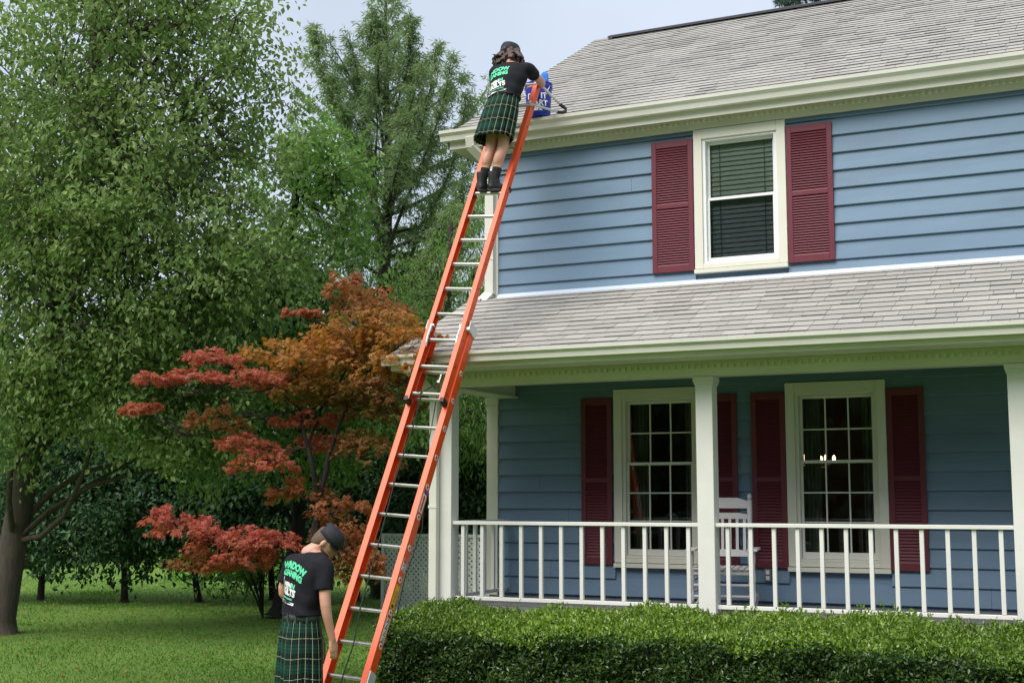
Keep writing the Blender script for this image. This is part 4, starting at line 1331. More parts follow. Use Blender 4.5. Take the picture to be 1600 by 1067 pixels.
# fallen leaves and clover on the grass
g = np.random.default_rng(62)
n = 900
x, y = g.uniform(-22, -6.8, n), g.uniform(9, 24, n)
P_ = np.stack([x, y, g.uniform(.02, .045, n)], 1); A_ = rdir(g, n) * np.array([1, 1, .25])
o = leaf_part('fallen_leaves', M['leaf_maple_gold'], None, P_, A_, np.array([0, 0, 1.]) + g.normal(size=(n, 3)) * .3, g.uniform(.03, .07, n), g.uniform(.02, .045, n), g.uniform(0, 1, n))
tag(o, 'scattered fallen leaves lying on the lawn', kind='stuff')
n = 9000
cx_, cy_ = g.uniform(-22, -6.8, 90), g.uniform(8.5, 24, 90); k = g.integers(0, 90, n)
P_ = np.stack([cx_[k] + g.normal(size=n) * .22, cy_[k] + g.normal(size=n) * .22, g.uniform(.01, .05, n)], 1); ok = (P_[:, 0] < -6.9) | (P_[:, 1] < 9.5); P_ = P_[ok]; n = len(P_)
o = leaf_part('clover', M['leaf_bright'], None, P_, rdir(g, n) + np.array([0, 0, .4]), np.array([0, 0, 1.]) + g.normal(size=(n, 3)) * .4, g.uniform(.03, .07, n), g.uniform(.015, .03, n), g.uniform(0, .7, n))
tag(o, 'patches of clover and weeds in the lawn', kind='stuff')

# ------------------------------------------------------------------ extension ladder
LB0 = np.array([-6.177, 9.598, 0.531])
_th, _ph, _az = R(62.5), R(4.2), R(6.0)
LD = np.array([math.cos(_th) * math.sin(_ph), math.cos(_th) * math.cos(_ph), math.sin(_th)])      # up the ladder
LR = np.array([math.cos(_az), math.sin(_az), 0.0]); LR = LR - LD * (LR @ LD); LR /= np.linalg.norm(LR)
LN = np.cross(LR, LD)                                        # towards the climber
if LN[1] > 0: LN = -LN
SP = 0.3048


def lp(k, r=0.0, n=0.0):
    """rung k, metres to the right, metres towards the climber"""
    return LB0 + LD * (SP * k) + LR * r + LN * n


KF = -LB0[2] / LD[2] / SP                                    # where the rails meet the ground
ladder = empty('extension_ladder', lp(KF))
tag(ladder, 'orange fibreglass extension ladder leaning on the upper gutter', 'ladder')


def channel(k0, k1, side, r_out, n_c, depth, flange, t=0.006):
    """C-section rail: web outside, flanges turned inwards"""
    s = side
    prof = [(r_out, -depth / 2), (r_out, depth / 2), (r_out - flange, depth / 2), (r_out - flange, depth / 2 - t), (r_out - t, depth / 2 - t),
            (r_out - t, -depth / 2 + t), (r_out - flange, -depth / 2 + t), (r_out - flange, -depth / 2)]
    a = [lp(k0, s * p, n_c + q) for p, q in prof]; b = [lp(k1, s * p, n_c + q) for p, q in prof]
    n = len(prof)
    m_ = MB()
    m_.add(a + b, [tuple(range(n)), tuple(range(n, 2 * n))] + [(i, (i + 1) % n, n + (i + 1) % n, n + i) for i in range(n)])
    return m_


BW, FW = 0.222, 0.203                                        # half widths of the two sections
BN, FN = -0.054, 0.054
for s in (-1, 1):
    rail = channel(KF + 0.25, 11.45, s, BW, BN, 0.114, 0.058).build('rail', M['orange'], ladder, bevel=0.002)
    for k in range(-1, 11):                                  # rung ends show through the web
        p = lp(k, s * BW, BN)
        m_ = MB(); m_.tube([p - LR * s * 0.004, p + LR * s * 0.004], 0.028, 12); m_.build('rung_plate', M['paper'], rail)
        m_ = MB(); m_.tube([p + LR * s * 0.0035, p + LR * s * 0.0055], 0.013, 8); m_.build('rung_bore', M['ink'], rail)
    rail = channel(8.72, 22.1, s, FW, FN, 0.096, 0.050).build('rail', M['orange'], ladder, bevel=0.002)
    for k in range(9, 22):
        p = lp(k, s * FW, FN)
        m_ = MB(); m_.tube([p - LR * s * 0.002, p + LR * s * 0.002], 0.010, 8); m_.build('rung_bore', M['ink'], rail)
    # end shoes, rung locks, guide brackets, feet
    e_ = lp(8.66, s * (FW - 0.016), FN)
    m_ = MB(); m_.obox(e_ - LR * 0.020 - LN * 0.050, LR * 0.044, LN * 0.100, LD * 0.05); m_.build('end_cap', M['rubber'], ladder, bevel=0.004)
    e_ = lp(11.40, s * (BW - 0.012), BN)
    m_ = MB(); m_.obox(e_ - LR * 0.024 - LN * 0.060, LR * 0.052, LN * 0.180, LD * 0.035); m_.obox(e_ + LR * (s * 0.020 - 0.004) - LN * 0.060, LR * 0.008, LN * 0.180, LD * 0.11)
    m_.build('guide_bracket', M['alu_pale'], ladder, bevel=0.003)
    e_ = lp(11.0, s * (FW - 0.045), FN + 0.03)
    m_ = MB(); m_.tube([e_ + LD * 0.16 + LN * 0.01, e_ + LD * 0.02 + LN * 0.02, e_ - LD * 0.10], 0.011, 6); m_.tube([e_ + LD * 0.15 - LR * 0.02, e_ + LD * 0.15 + LR * 0.02], 0.016, 6)
    m_.build('rung_lock', M['alu'], ladder)
    f0 = lp(KF + 0.02, s * BW, BN)
    m_ = MB()
    m_.obox(f0 + LR * (s * 0.008 - 0.004) - LN * 0.062, LR * 0.010, LN * 0.124, LD * 0.66)
    m_.build('foot_plate', M['alu_pale'], ladder, bevel=0.003)
    m_ = MB(); c = lp(KF, s * BW, BN); m_.box(c[0] - 0.045, c[0] + 0.045, c[1] - 0.075, c[1] + 0.065, 0.002, 0.030); m_.build('foot_pad', M['rubber'], ladder, bevel=0.004)


def d_rung(k, half, n_c, up):
    """D-shaped tread tube"""
    prof = [(-0.018, 0.014), (0.018, 0.014), (0.020, 0.004), (0.014, -0.012), (0.0, -0.017), (-0.014, -0.012), (-0.020, 0.004)]
    vz = np.array([0, 0, 1.0]); vy = np.cross(vz, LR); vy /= np.linalg.norm(vy)
    a = [lp(k, -half, n_c) + vy * p + vz * q for p, q in prof]; b = [lp(k, half, n_c) + vy * p + vz * q for p, q in prof]
    n = len(prof)
    m_ = MB(); m_.add(a + b, [tuple(range(n)), tuple(range(n, 2 * n))] + [(i, (i + 1) % n, n + (i + 1) % n, n + i) for i in range(n)])
    return m_


for k in range(-1, 11):
    d_rung(k, BW - 0.007, BN, 0).build('rung', M['alu'], ladder)
for k in range(9, 22):
    d_rung(k, FW - 0.007, FN, 0).build('rung', M['alu'], ladder)


# printed stickers on the web of the right-hand rail
def sticker(k0, k1, mat, stripes=()):
    m_ = MB(); m_.obox(lp(k0, BW + 0.0008, BN - 0.036), LR * 0.0012, LN * 0.072, LD * SP * (k1 - k0))
    o = m_.build('sticker', mat, ladder)
    for a, b, mt, w0, w1 in stripes:
        m_ = MB(); m_.obox(lp(k0 + (k1 - k0) * a, BW + 0.0022, BN - 0.036 + 0.072 * w0), LR * 0.0008, LN * 0.072 * (w1 - w0), LD * SP * (k1 - k0) * (b - a))
        m_.build('print', mt, o)


txt = lambda n, mt=M['ink']: [((i + .15) / n, (i + .6) / n, mt, .15, .85 - .2 * (i % 3)) for i in range(n)]
sticker(5.05, 5.85, M['paper'], [(.0, .12, M['red_ink'], 0, 1), (.88, 1, M['blue_ink'], 0, 1), (.2, .8, M['red_ink'], .3, .7)])
sticker(3.25, 3.62, M['paper'], [(.72, .98, M['red_ink'], .1, .9)] + txt(7)[:5])
sticker(2.12, 2.82, M['yellow'], [(.05, .17, M['ink'], .2, .8)] + [(a_, a_ + .02, M['ink'], .15, .85) for a_ in (.3, .38, .46, .54, .62, .7)])
sticker(1.10, 1.95, M['paper'], [(.86, .97, M['red_ink'], .1, .9)] + txt(13)[:11])
# label on the left upper rail's inner flange
for a_, b_ in ((12.35, 12.95), (13.1, 13.85)):
    m_ = MB(); m_.obox(lp(a_, -FW + 0.0075, FN - 0.028), LR * 0.001, LN * 0.05, LD * SP * (b_ - a_)); m_.build('sticker', M['paper'], ladder)

# haul rope: from the pulley down through the rungs, and its tail
def rope(pts, r=0.006):
    P = np.array(pts, float)
    t = np.linspace(0, len(P) - 1, len(P) * 6)
    i = np.minimum(t.astype(int), len(P) - 2); f = (t - i)[:, None]
    f = f * f * (3 - 2 * f) * .5 + f * .5
    Q = P[i] * (1 - f) + P[i + 1] * f
    m_ = MB(); m_.tube(Q, r, 6); m_.build('rope', M['rope'], ladder, True)


pul = lp(10.0, 0.02, -0.06)
m_ = MB(); m_.tube([pul + LD * .0, pul - LD * .10], .012, 8); m_.tube([pul - LD * .10 - LR * .012, pul - LD * .10 + LR * .012], .022, 10); m_.build('pulley', M['alu'], ladder)
rope([pul - LD * .10, lp(9.02, -.06, .06), lp(8, -.075, -.0), lp(6, -.075, .03), lp(4, -.06, -.0), lp(2, -.03, .03), lp(1, -.01, -.01), lp(0, .005, .03), lp(-1, 0.0, .02), lp(KF + .1, 0.02, .05)])
rope([pul - LD * .10, lp(8.0, .085, -.06), lp(7.2, .085, -.10), lp(5, .165, -.30), lp(3.4, .135, -.30), lp(2.4, .10, -.42)], .005)
m_ = MB(); m_.tube([lp(9.02, -.10, .075), lp(9.05, -.07, .085), lp(9.0, -.05, .08), lp(8.97, -.075, .06)], .009, 6); m_.build('knot', M['rope'], ladder)

# stand-off stabiliser at the top: two cross tubes, arms to the roof, rubber elbows
_rn = np.array([0, -math.sin(R(30)), math.cos(R(30))])
for s in (-1, 1):
    elbow = np.array([-5.595 if s > 0 else -6.42, 13.015, 6.262])
    a0, a1 = lp(21.9, s * (FW + .02), FN + .045), lp(20.9, s * (FW + .02), FN + .045)
    e0, e1 = elbow + np.array([-.035 * s, -.03, .075]), elbow + np.array([-.06 * s, -.05, -.005])
    m_ = MB(); m_.tube([a0, a0 * .5 + e0 * .5, e0], .014, 8); m_.build('standoff_arm', M['alu_pale'], ladder, True)
    m_ = MB(); m_.tube([a1, a1 * .5 + e1 * .5, e1], .014, 8); m_.build('standoff_arm', M['alu_pale'], ladder, True)
    m_ = MB(); m_.tube([e0 + (a0 - e0) * .06, e0, elbow + np.array([.006 * s, 0, .04]), elbow + np.array([.004 * s, 0, .008]), elbow + np.array([-.02 * s, -.012, -.006]), e1, e1 + (a1 - e1) * .06], .0185, 8); m_.build('rubber_elbow', M['rubber'], ladder, True)
for k in (21.9, 20.9):
    m_ = MB(); m_.tube([lp(k, -FW - .02, FN + .045), lp(k, FW + .02, FN + .045)], .014, 8); m_.build('cross_tube', M['alu_pale'], ladder, True)
    for s in (-1, 1):
        m_ = MB(); m_.obox(lp(k, s * (FW - .018) - .012, FN + .034), LR * .024, LN * .03, LD * .05); m_.build('clamp', M['alu'], ladder, bevel=.003)

# ------------------------------------------------------------------ lettering
def text_mesh(body, size, bold=0.0, extrude=0.0, align='CENTER', space=1.0):
    cu = bpy.data.curves.new('lettering', 'FONT')
    cu.body, cu.size, cu.offset, cu.extrude, cu.align_x, cu.align_y = body, size, bold, extrude, align, 'CENTER'
    cu.space_character = space
    o = bpy.data.objects.new('lettering', cu); COL.objects.link(o)
    dg = bpy.context.evaluated_depsgraph_get(); dg.update()
    me = bpy.data.meshes.new_from_object(o.evaluated_get(dg))
    bpy.data.objects.remove(o); bpy.data.curves.remove(cu)
    return me


# ------------------------------------------------------------------ bucket and mitt on the eave
bc = np.array([-5.905, 12.985, 6.225])
bucket = empty('bucket', bc); tag(bucket, 'blue plastic bucket with white lettering behind the ladder top', 'bucket')
prof = [(0.0, 0.0), (.126, 0.0), (.130, .006), (.150, .330), (.158, .331), (.158, .345), (.152, .346), (.152, .372), (.157, .373), (.157, .385), (.146, .385), (.126, .012), (0.0, .012)]


def lathe(prof, c, seg=32):
    V, F_ = [], []
    for r, z in prof:
        for i in range(seg):
            a = 2 * math.pi * i / seg
            V.append((c[0] + r * math.cos(a), c[1] + r * math.sin(a), c[2] + z))
    for j in range(len(prof) - 1):
        for i in range(seg):
            k = (i + 1) % seg
            F_.append((j * seg + i, j * seg + k, (j + 1) * seg + k, (j + 1) * seg + i))
    return V, F_


m_ = MB(); m_.add(*lathe(prof, bc)); body = m_.build('body', M['bucket'], bucket, True)
body.modifiers.new('edge', 'EDGE_SPLIT').split_angle = R(40)
t = np.linspace(0, math.pi, 14)
m_ = MB(); m_.tube([bc + np.array([.160 * math.cos(a), -.05 - .10 * math.sin(a) * .6, .335 - .13 * math.sin(a)]) for a in t], .004, 6); m_.build('handle', M['alu'], bucket, True)
for i, (s_, sz, z) in enumerate((('DO IT', .088, .215), ('START', .088, .135), ('HERE.', .050, .070))):
    me = text_mesh(s_, sz, .003)
    bm = bmesh.new(); bm.from_mesh(me)
    bmesh.ops.triangulate(bm, faces=bm.faces); bmesh.ops.subdivide_edges(bm, edges=bm.edges, cuts=2)
    for v in bm.verts:                                       # wrapped round the side that faces the street
        zz = z + v.co.y; rr = .130 + (.150 - .130) * zz / .33 + .0012; a = -math.pi / 2 + .28 + v.co.x / rr
        v.co = (bc[0] + rr * math.cos(a), bc[1] + rr * math.sin(a), bc[2] + zz)
    bmesh.ops.recalc_face_normals(bm, faces=bm.faces); bm.to_mesh(me); bm.free()
    obj_mesh('lettering', me, M['print_white'], bucket)
mc = bc + np.array([.06, .02, .36])
mitt = empty('cleaning_mitt', mc); tag(mitt, 'bright blue cleaning mitt standing up out of the bucket', 'mitt')
m_ = MB()
V, F_ = [], []
mp_ = [(.018, -.26, 1), (.020, -.02, 1), (.045, .0, 1), (.050, .06, 1), (.048, .12, 1), (.038, .155, 1), (.018, .170, 1), (.002, .174, 1)]
for r, z, _ in mp_:
    for i in range(16):
        a = 2 * math.pi * i / 16
        V.append((mc[0] + r * math.cos(a) + .10 * (z + .1) * .2, mc[1] + r * .5 * math.sin(a), mc[2] + z))
for j in range(len(mp_) - 1):
    for i in range(16):
        k = (i + 1) % 16; F_.append((j * 16 + i, j * 16 + k, (j + 1) * 16 + k, (j + 1) * 16 + i))
m_.add(V, F_); m_.build('pad', M['mitt'], mitt, True)

# ------------------------------------------------------------------ rocking chair on the porch
chz = T((0, 0, 0.80))[2]
chair = empty('rocking_chair', T((-4.19, 14.25, 0.80))); tag(chair, 'pale slatted wooden rocking chair on the porch behind the middle post', 'chair')
_cc, _cs = math.cos(R(12)), math.sin(R(12))
CHB = lambda: MB(lambda p: T((p[0] * _cc - p[1] * _cs - 4.245, p[0] * _cs + p[1] * _cc + 14.25, p[2] + 0.80)))


def turned(pts, r, n=14):
    P = np.array(pts, float); t = np.linspace(0, 1, n)[:, None]
    Q = P[0] + (P[1] - P[0]) * t
    rad = r * (1 + .14 * np.sin(np.linspace(0, 16, n)))
    return Q, rad


for s in (-1, 1):
    x = .33 * s
    m_ = CHB(); Q, rd_ = turned([(x, -.30, .09), (x, -.30, .64)], .030); m_.tube(Q, rd_, 8); m_.build('front_post', M['chair'], chair, True)
    m_ = CHB(); Q, rd_ = turned([(x * .80, .30, .09), (x * .80, .46, 1.20)], .026, 24); m_.tube(Q, rd_, 8)
    m_.tube([(x * .80, .46, 1.20), (x * .80, .463, 1.225), (x * .80, .467, 1.25), (x * .80, .470, 1.27)], [.014, .026, .024, .004], 8); m_.build('back_post', M['chair'], chair, True)
    m_ = CHB(); m_.box(x - .055, x + .055, -.38, .36, .64, .667); m_.build('armrest', M['chair'], chair, bevel=.008)
    m_ = CHB(); tt = np.linspace(-.55, .75, 12); m_.tube([(x * .97, a, .035 + .16 * (a - .02) ** 2) for a in tt], .024, 6); m_.build('rocker', M['chair'], chair, True)
    for z in (.20, .33):
        m_ = CHB(); m_.tube([(x, -.30, z), (x * .89, .33, z)], .014, 6); m_.build('stretcher', M['chair'], chair, True)
for z in (.16, .28, .40):
    m_ = CHB(); m_.tube([(-.33, -.30, z), (.33, -.30, z)], .017, 6); m_.build('stretcher', M['chair'], chair, True)
for i in range(9):
    xx = -.28 + .07 * i
    m_ = CHB(); m_.box(xx - .029, xx + .029, -.34, .33, .445, .462); m_.build('seat_slat', M['chair'], chair, bevel=.003)
m_ = CHB(); m_.box(-.32, .32, -.31, -.27, .405, .444); m_.build('seat_rail', M['chair'], chair)
bk = lambda z: .30 + .16 * (z - .09) / 1.11
for z0, z1 in ((.56, .64), (.98, 1.05), (1.10, 1.20)):
    m_ = CHB()
    prof_ = [(-.255, z0), (.255, z0), (.255, z1 - .02), (.13, z1 + (.02 if z1 > 1.1 else 0)), (-.13, z1 + (.02 if z1 > 1.1 else 0)), (-.255, z1 - .02)]
    v = [(a, bk(z) - .012, z) for a, z in prof_] + [(a, bk(z) + .012, z) for a, z in prof_]
    m_.add(v, [tuple(range(6)), tuple(range(6, 12))] + [(i, (i + 1) % 6, 6 + (i + 1) % 6, 6 + i) for i in range(6)]); m_.build('back_rail', M['chair'], chair, bevel=.004)
for i in range(6):
    xx = -.205 + .082 * i
    m_ = CHB(); m_.obox((xx - .016, bk(.63) - .007, .63), (.032, 0, 0), (0, .014, 0), (0, bk(.99) - bk(.63), .36)); m_.build('back_slat', M['chair'], chair)

# ------------------------------------------------------------------ lattice screen beside the house
lx0, lx1, ly, lz1 = -12.32, -9.6, 20.3, 1.40
lat = empty('lattice_screen', ((lx0 + lx1) / 2, ly, 0)); tag(lat, 'weathered white diagonal lattice screen on the lawn beside the porch', 'screen')
def clip_strip(c, sgn):
    """ends of the 45 degree strip x + sgn*z = c inside the panel"""
    pts = []
    for x in (lx0 + .04, lx1 - .04):
        z = (c - x) * sgn
        if .06 <= z <= lz1 - .04: pts.append((x, z))
    for z in (.06, lz1 - .04):
        x = c - sgn * z
        if lx0 + .04 < x < lx1 - .04: pts.append((x, z))
    pts = sorted(set((round(a, 4), round(b_, 4)) for a, b_ in pts))
    return (pts[0], pts[-1]) if len(pts) > 1 else None
pitch = .100
for sgn, yo in ((1, 0.0), (-1, .008)):
    c = lx0 - 1.6
    while c < lx1 + 1.6:
        e = clip_strip(c, sgn)
        if e and math.dist(*e) > .05:
            (xa, za), (xb, zb) = e
            d = np.array([xb - xa, 0, zb - za]); d /= np.linalg.norm(d); nn = np.array([-d[2], 0, d[0]]) * .021
            m_ = MB(); m_.obox(np.array([xa, ly + yo, za]) - nn, np.array([xb - xa, 0, zb - za]), nn * 2, (0, .0075, 0)); m_.build('lattice_strip', M['lattice'], lat)
        c += pitch
for n_, bx in (('frame_post', (lx0, lx0 + .06, 0, lz1)), ('frame_post', (lx1 - .06, lx1, 0, lz1)), ('frame_rail', (lx0 + .06, lx1 - .06, lz1 - .05, lz1)), ('frame_rail', (lx0 + .06, lx1 - .06, .02, .07))):
    m_ = MB(); m_.box(bx[0], bx[1], ly - .018, ly - .001, bx[2], bx[3]); m_.build(n_, M['lattice'], lat)

# ------------------------------------------------------------------ people
def v3(*a):
    return np.array(a, float)


def nrm(v):
    return v / (np.linalg.norm(v) + 1e-12)


class Flesh:
    """closed lofts that are welded into one skin by a voxel remesh"""

    def __init__(self):
        self.mb = MB()

    def loft(self, rings, seg=20, p=2.0):
        """rings: (centre, u, v, ru, rv)"""
        V = []
        a = np.linspace(0, 2 * math.pi, seg, endpoint=False)
        for c, u, v, ru, rv in rings:
            cu, su = np.cos(a), np.sin(a)
            x = np.sign(cu) * np.abs(cu) ** (2 / p) * ru; y = np.sign(su) * np.abs(su) ** (2 / p) * rv
            V += list(np.array(c) + np.outer(x, u) + np.outer(y, v))
        F_ = [tuple(reversed(range(seg)))] + [tuple(range((len(rings) - 1) * seg, len(rings) * seg))]
        for k in range(len(rings) - 1):
            for i in range(seg):
                j = (i + 1) % seg
                F_.append((k * seg + i, k * seg + j, (k + 1) * seg + j, (k + 1) * seg + i))
        self.mb.add(V, F_)
        return self

    def limb(self, pts, rads, flat=1.0, side=None, n=5, seg=14, closed=True):
        """tapered limb through joints, radii eased between them"""
        P = np.array(pts, float); rd = np.array(rads, float)
        t = np.linspace(0, len(P) - 1, (len(P) - 1) * n + 1)
        i = np.minimum(t.astype(int), len(P) - 2); f = t - i
        Q = P[i] * (1 - f)[:, None] + P[i + 1] * f[:, None]
        r = np.interp(t, range(len(P)), rd)
        for _ in range(2): Q[1:-1] = (Q[:-2] + 2 * Q[1:-1] + Q[2:]) / 4
        Pp, fr = frames(Q)
        rings = []
        for k in range(len(Q)):
            u, v = fr[k]
            if side is not None:
                tdir = np.cross(u, v); u = nrm(np.array(side) - tdir * (np.array(side) @ tdir)); v = np.cross(tdir, u)
            rings.append((Q[k], u, v, r[k], r[k] * flat))
        if closed:                                           # rounded ends
            c, u, v, a_, b_ = rings[0]; d = nrm(Q[0] - Q[1])
            rings = [(c + d * a_ * .75, u, v, a_ * .45, b_ * .45), (c + d * a_ * .45, u, v, a_ * .82, b_ * .82)] + rings
            c, u, v, a_, b_ = rings[-1]; d = nrm(Q[-1] - Q[-2])
            rings += [(c + d * a_ * .45, u, v, a_ * .82, b_ * .82), (c + d * a_ * .75, u, v, a_ * .45, b_ * .45)]
        return self.loft(rings, seg)

    def ball(self, c, r, ax=None):
        u, v, w = (v3(1, 0, 0), v3(0, 1, 0), v3(0, 0, 1)) if ax is None else ax
        r = (r, r, r) if np.isscalar(r) else r
        t = np.linspace(-1, 1, 11)[1:-1]
        return self.loft([(np.array(c) + w * r[2] * math.sin(q * math.pi / 2), u, v, r[0] * math.cos(q * math.pi / 2), r[1] * math.cos(q * math.pi / 2)) for q in t], 16)

    def skin(self, name, mat, parent, voxel=0.010, smooth=4, cut=None):
        me0 = self.mb.mesh('raw')
        o = bpy.data.objects.new('raw', me0); COL.objects.link(o)
        md = o.modifiers.new('r', 'REMESH'); md.mode = 'VOXEL'; md.voxel_size = voxel; md.use_smooth_shade = True
        if smooth:
            ms = o.modifiers.new('s', 'SMOOTH'); ms.iterations = smooth; ms.factor = 0.5
        dg = bpy.context.evaluated_depsgraph_get(); dg.update()
        me = bpy.data.meshes.new_from_object(o.evaluated_get(dg)); me.name = name
        bpy.data.objects.remove(o); bpy.data.meshes.remove(me0)
        if cut:
            bm = bmesh.new(); bm.from_mesh(me)
            for co, no in cut:
                bmesh.ops.bisect_plane(bm, geom=bm.verts[:] + bm.edges[:] + bm.faces[:], plane_co=co, plane_no=no, clear_outer=True)
            bm.to_mesh(me); bm.free()
        me.polygons.foreach_set('use_smooth', [True] * len(me.polygons))
        me.materials.clear()
        return obj_mesh(name, me, mat, parent)


def hand(F_, wrist, d, palm_n, thumb_side, curl=0.5, sc=1.0, flip=1):
    """palm and five bent fingers; d along the hand, palm_n out of the palm"""
    d = nrm(d); n = nrm(palm_n - d * (palm_n @ d)); s = nrm(thumb_side - d * (thumb_side @ d) - n * (thumb_side @ n))
    F_.loft([(wrist + d * t * sc, s, n, a * sc, b * sc) for t, a, b in ((-.01, .028, .022), (.02, .034, .020), (.055, .041, .017), (.085, .042, .015), (.098, .038, .012))], 16, 2.6)
    for k, (off, L, r) in enumerate(((.030, .072, .0088), (.010, .080, .0092), (-.011, .075, .0088), (-.031, .060, .0078))):
        p = wrist + d * .088 * sc + s * off * sc; dr = d; pts = [p - d * .02]; rr = [r]
        for q, f in enumerate((.45, .32, .23)):
            pts.append(pts[-1] + dr * (L * f + (.02 if q == 0 else 0)) * sc); rr.append(r * (1 - .1 * q))
            a = curl * (.75 + .1 * k)
            dr = nrm(dr * math.cos(a) + n * math.sin(a))
        F_.limb(pts, [x * sc for x in rr], n=3, seg=8)
    p = wrist + d * .022 * sc + s * .030 * sc
    t1 = nrm(d * .75 + s * .6 + n * .35); t2 = nrm(d * .9 + s * .15 + n * .5)
    F_.limb([p - s * .012 * sc, p + t1 * .040 * sc, p + t1 * .040 * sc + t2 * .032 * sc, p + t1 * .040 * sc + t2 * .060 * sc], [.014 * sc, .0115 * sc, .0105 * sc, .009 * sc], n=3, seg=8)


def head(F_, c, fwd, up, sc=1.0):
    f = nrm(fwd); u = nrm(up - f * (up @ f)); r = np.cross(f, u)
    ax = (r, f, u)
    F_.ball(c + u * .025 * sc, (.076 * sc, .096 * sc, .092 * sc), ax)
    F_.loft([(c + u * z * sc + f * y * sc, r, f, a * sc, b * sc) for z, y, a, b in ((-.122, .060, .022, .020), (-.108, .050, .042, .045), (-.07, .030, .058, .066), (-.02, .018, .067, .078), (.03, .01, .070, .085))], 18)
    F_.limb([c + f * .094 * sc + u * .012 * sc, c + f * .112 * sc - u * .022 * sc, c + f * .098 * sc - u * .036 * sc], [.008 * sc, .013 * sc, .010 * sc], n=3, seg=8)   # nose
    F_.limb([c + f * .086 * sc + u * .026 * sc - r * .05 * sc, c + f * .097 * sc + u * .028 * sc, c + f * .086 * sc + u * .026 * sc + r * .05 * sc], .010 * sc * np.ones(3), n=3, seg=8)  # brow
    F_.limb([c + f * .088 * sc - u * .066 * sc - r * .022 * sc, c + f * .096 * sc - u * .066 * sc, c + f * .088 * sc - u * .066 * sc + r * .022 * sc], .008 * sc * np.ones(3), n=3, seg=8)  # lips
    for s in (-1, 1):
        e = c + r * s * .074 * sc - f * .004 * sc - u * .012 * sc
        F_.loft([(e + r * s * k * sc, f * .95 - u * .2, u, a * sc, b * sc) for k, a, b in ((-.012, .012, .020), (.004, .018, .031), (.012, .016, .030), (.015, .008, .018))], 12)
    return f, u, r


def eyes(c, f, u, r, parent, sc=1.0):
    for s in (-1, 1):
        m_ = MB(); e = c + f * .086 * sc + u * .008 * sc + r * s * .030 * sc
        m_.tube([e, e + f * .006], [.011, .006], 8); m_.build('eye', M['print_white'], parent)


def cap_mesh(c, f, u, r, parent, sc=1.0, brim=1, mesh_back=False):
    """baseball cap: crown, brim and back strap opening"""
    m_ = MB(); seg = 26; V = []; F_ = []
    lv = [(0.0, 1.03, 1.03), (.03, 1.04, 1.04), (.065, .98, .99), (.092, .80, .84), (.106, .50, .55), (.112, .16, .18)]
    for z, a, b in lv:
        for i in range(seg):
            t = 2 * math.pi * i / seg
            V.append(c + u * (z * sc + .030 * sc) + r * math.cos(t) * .083 * a * sc + f * (math.sin(t) * .102 * b * sc + .002))
    for j in range(len(lv) - 1):
        for i in range(seg):
            k = (i + 1) % seg
            F_.append((j * seg + i, j * seg + k, (j + 1) * seg + k, (j + 1) * seg + i))
    F_.append(tuple(range((len(lv) - 1) * seg, len(lv) * seg)))
    if mesh_back:
        F_ = [q for q in F_ if not (len(q) == 4 and q[0] < seg * 2 and abs(q[0] % seg - 19.5) < 1.6)]      # strap opening
    m_.add(V, F_)
    cap = empty('cap', c, parent)
    o = m_.build('crown', M['cap'], cap, True); s_ = o.modifiers.new('t', 'SOLIDIFY'); s_.thickness = .004; s_.offset = 1
    m_ = MB(); V = []; n = 13
    for q, rad in enumerate((.0, .5, 1.0)):
        for i in range(n):
            t = math.pi * (.08 + .84 * i / (n - 1))
            x = math.cos(t) * .082; y = math.sin(t) * .10
            V.append(c + u * (.036 - .022 * rad - .012 * (1 - (x / .082) ** 2) * -1 * rad) * sc + r * x * sc * (1 - .08 * rad) + f * (y + rad * .072 * (1 - (x / .085) ** 2) ** .5) * sc * brim)
    F_ = [(q * n + i, q * n + i + 1, (q + 1) * n + i + 1, (q + 1) * n + i) for q in range(2) for i in range(n - 1)]
    m_.add(V, F_); o = m_.build('brim', M['cap'], cap, True); s_ = o.modifiers.new('t', 'SOLIDIFY'); s_.thickness = .005
    m_ = MB(); m_.tube([c + u * .143 * sc, c + u * .148 * sc], [.010, .006], 8); m_.build('button', M['cap'], cap)
    return cap


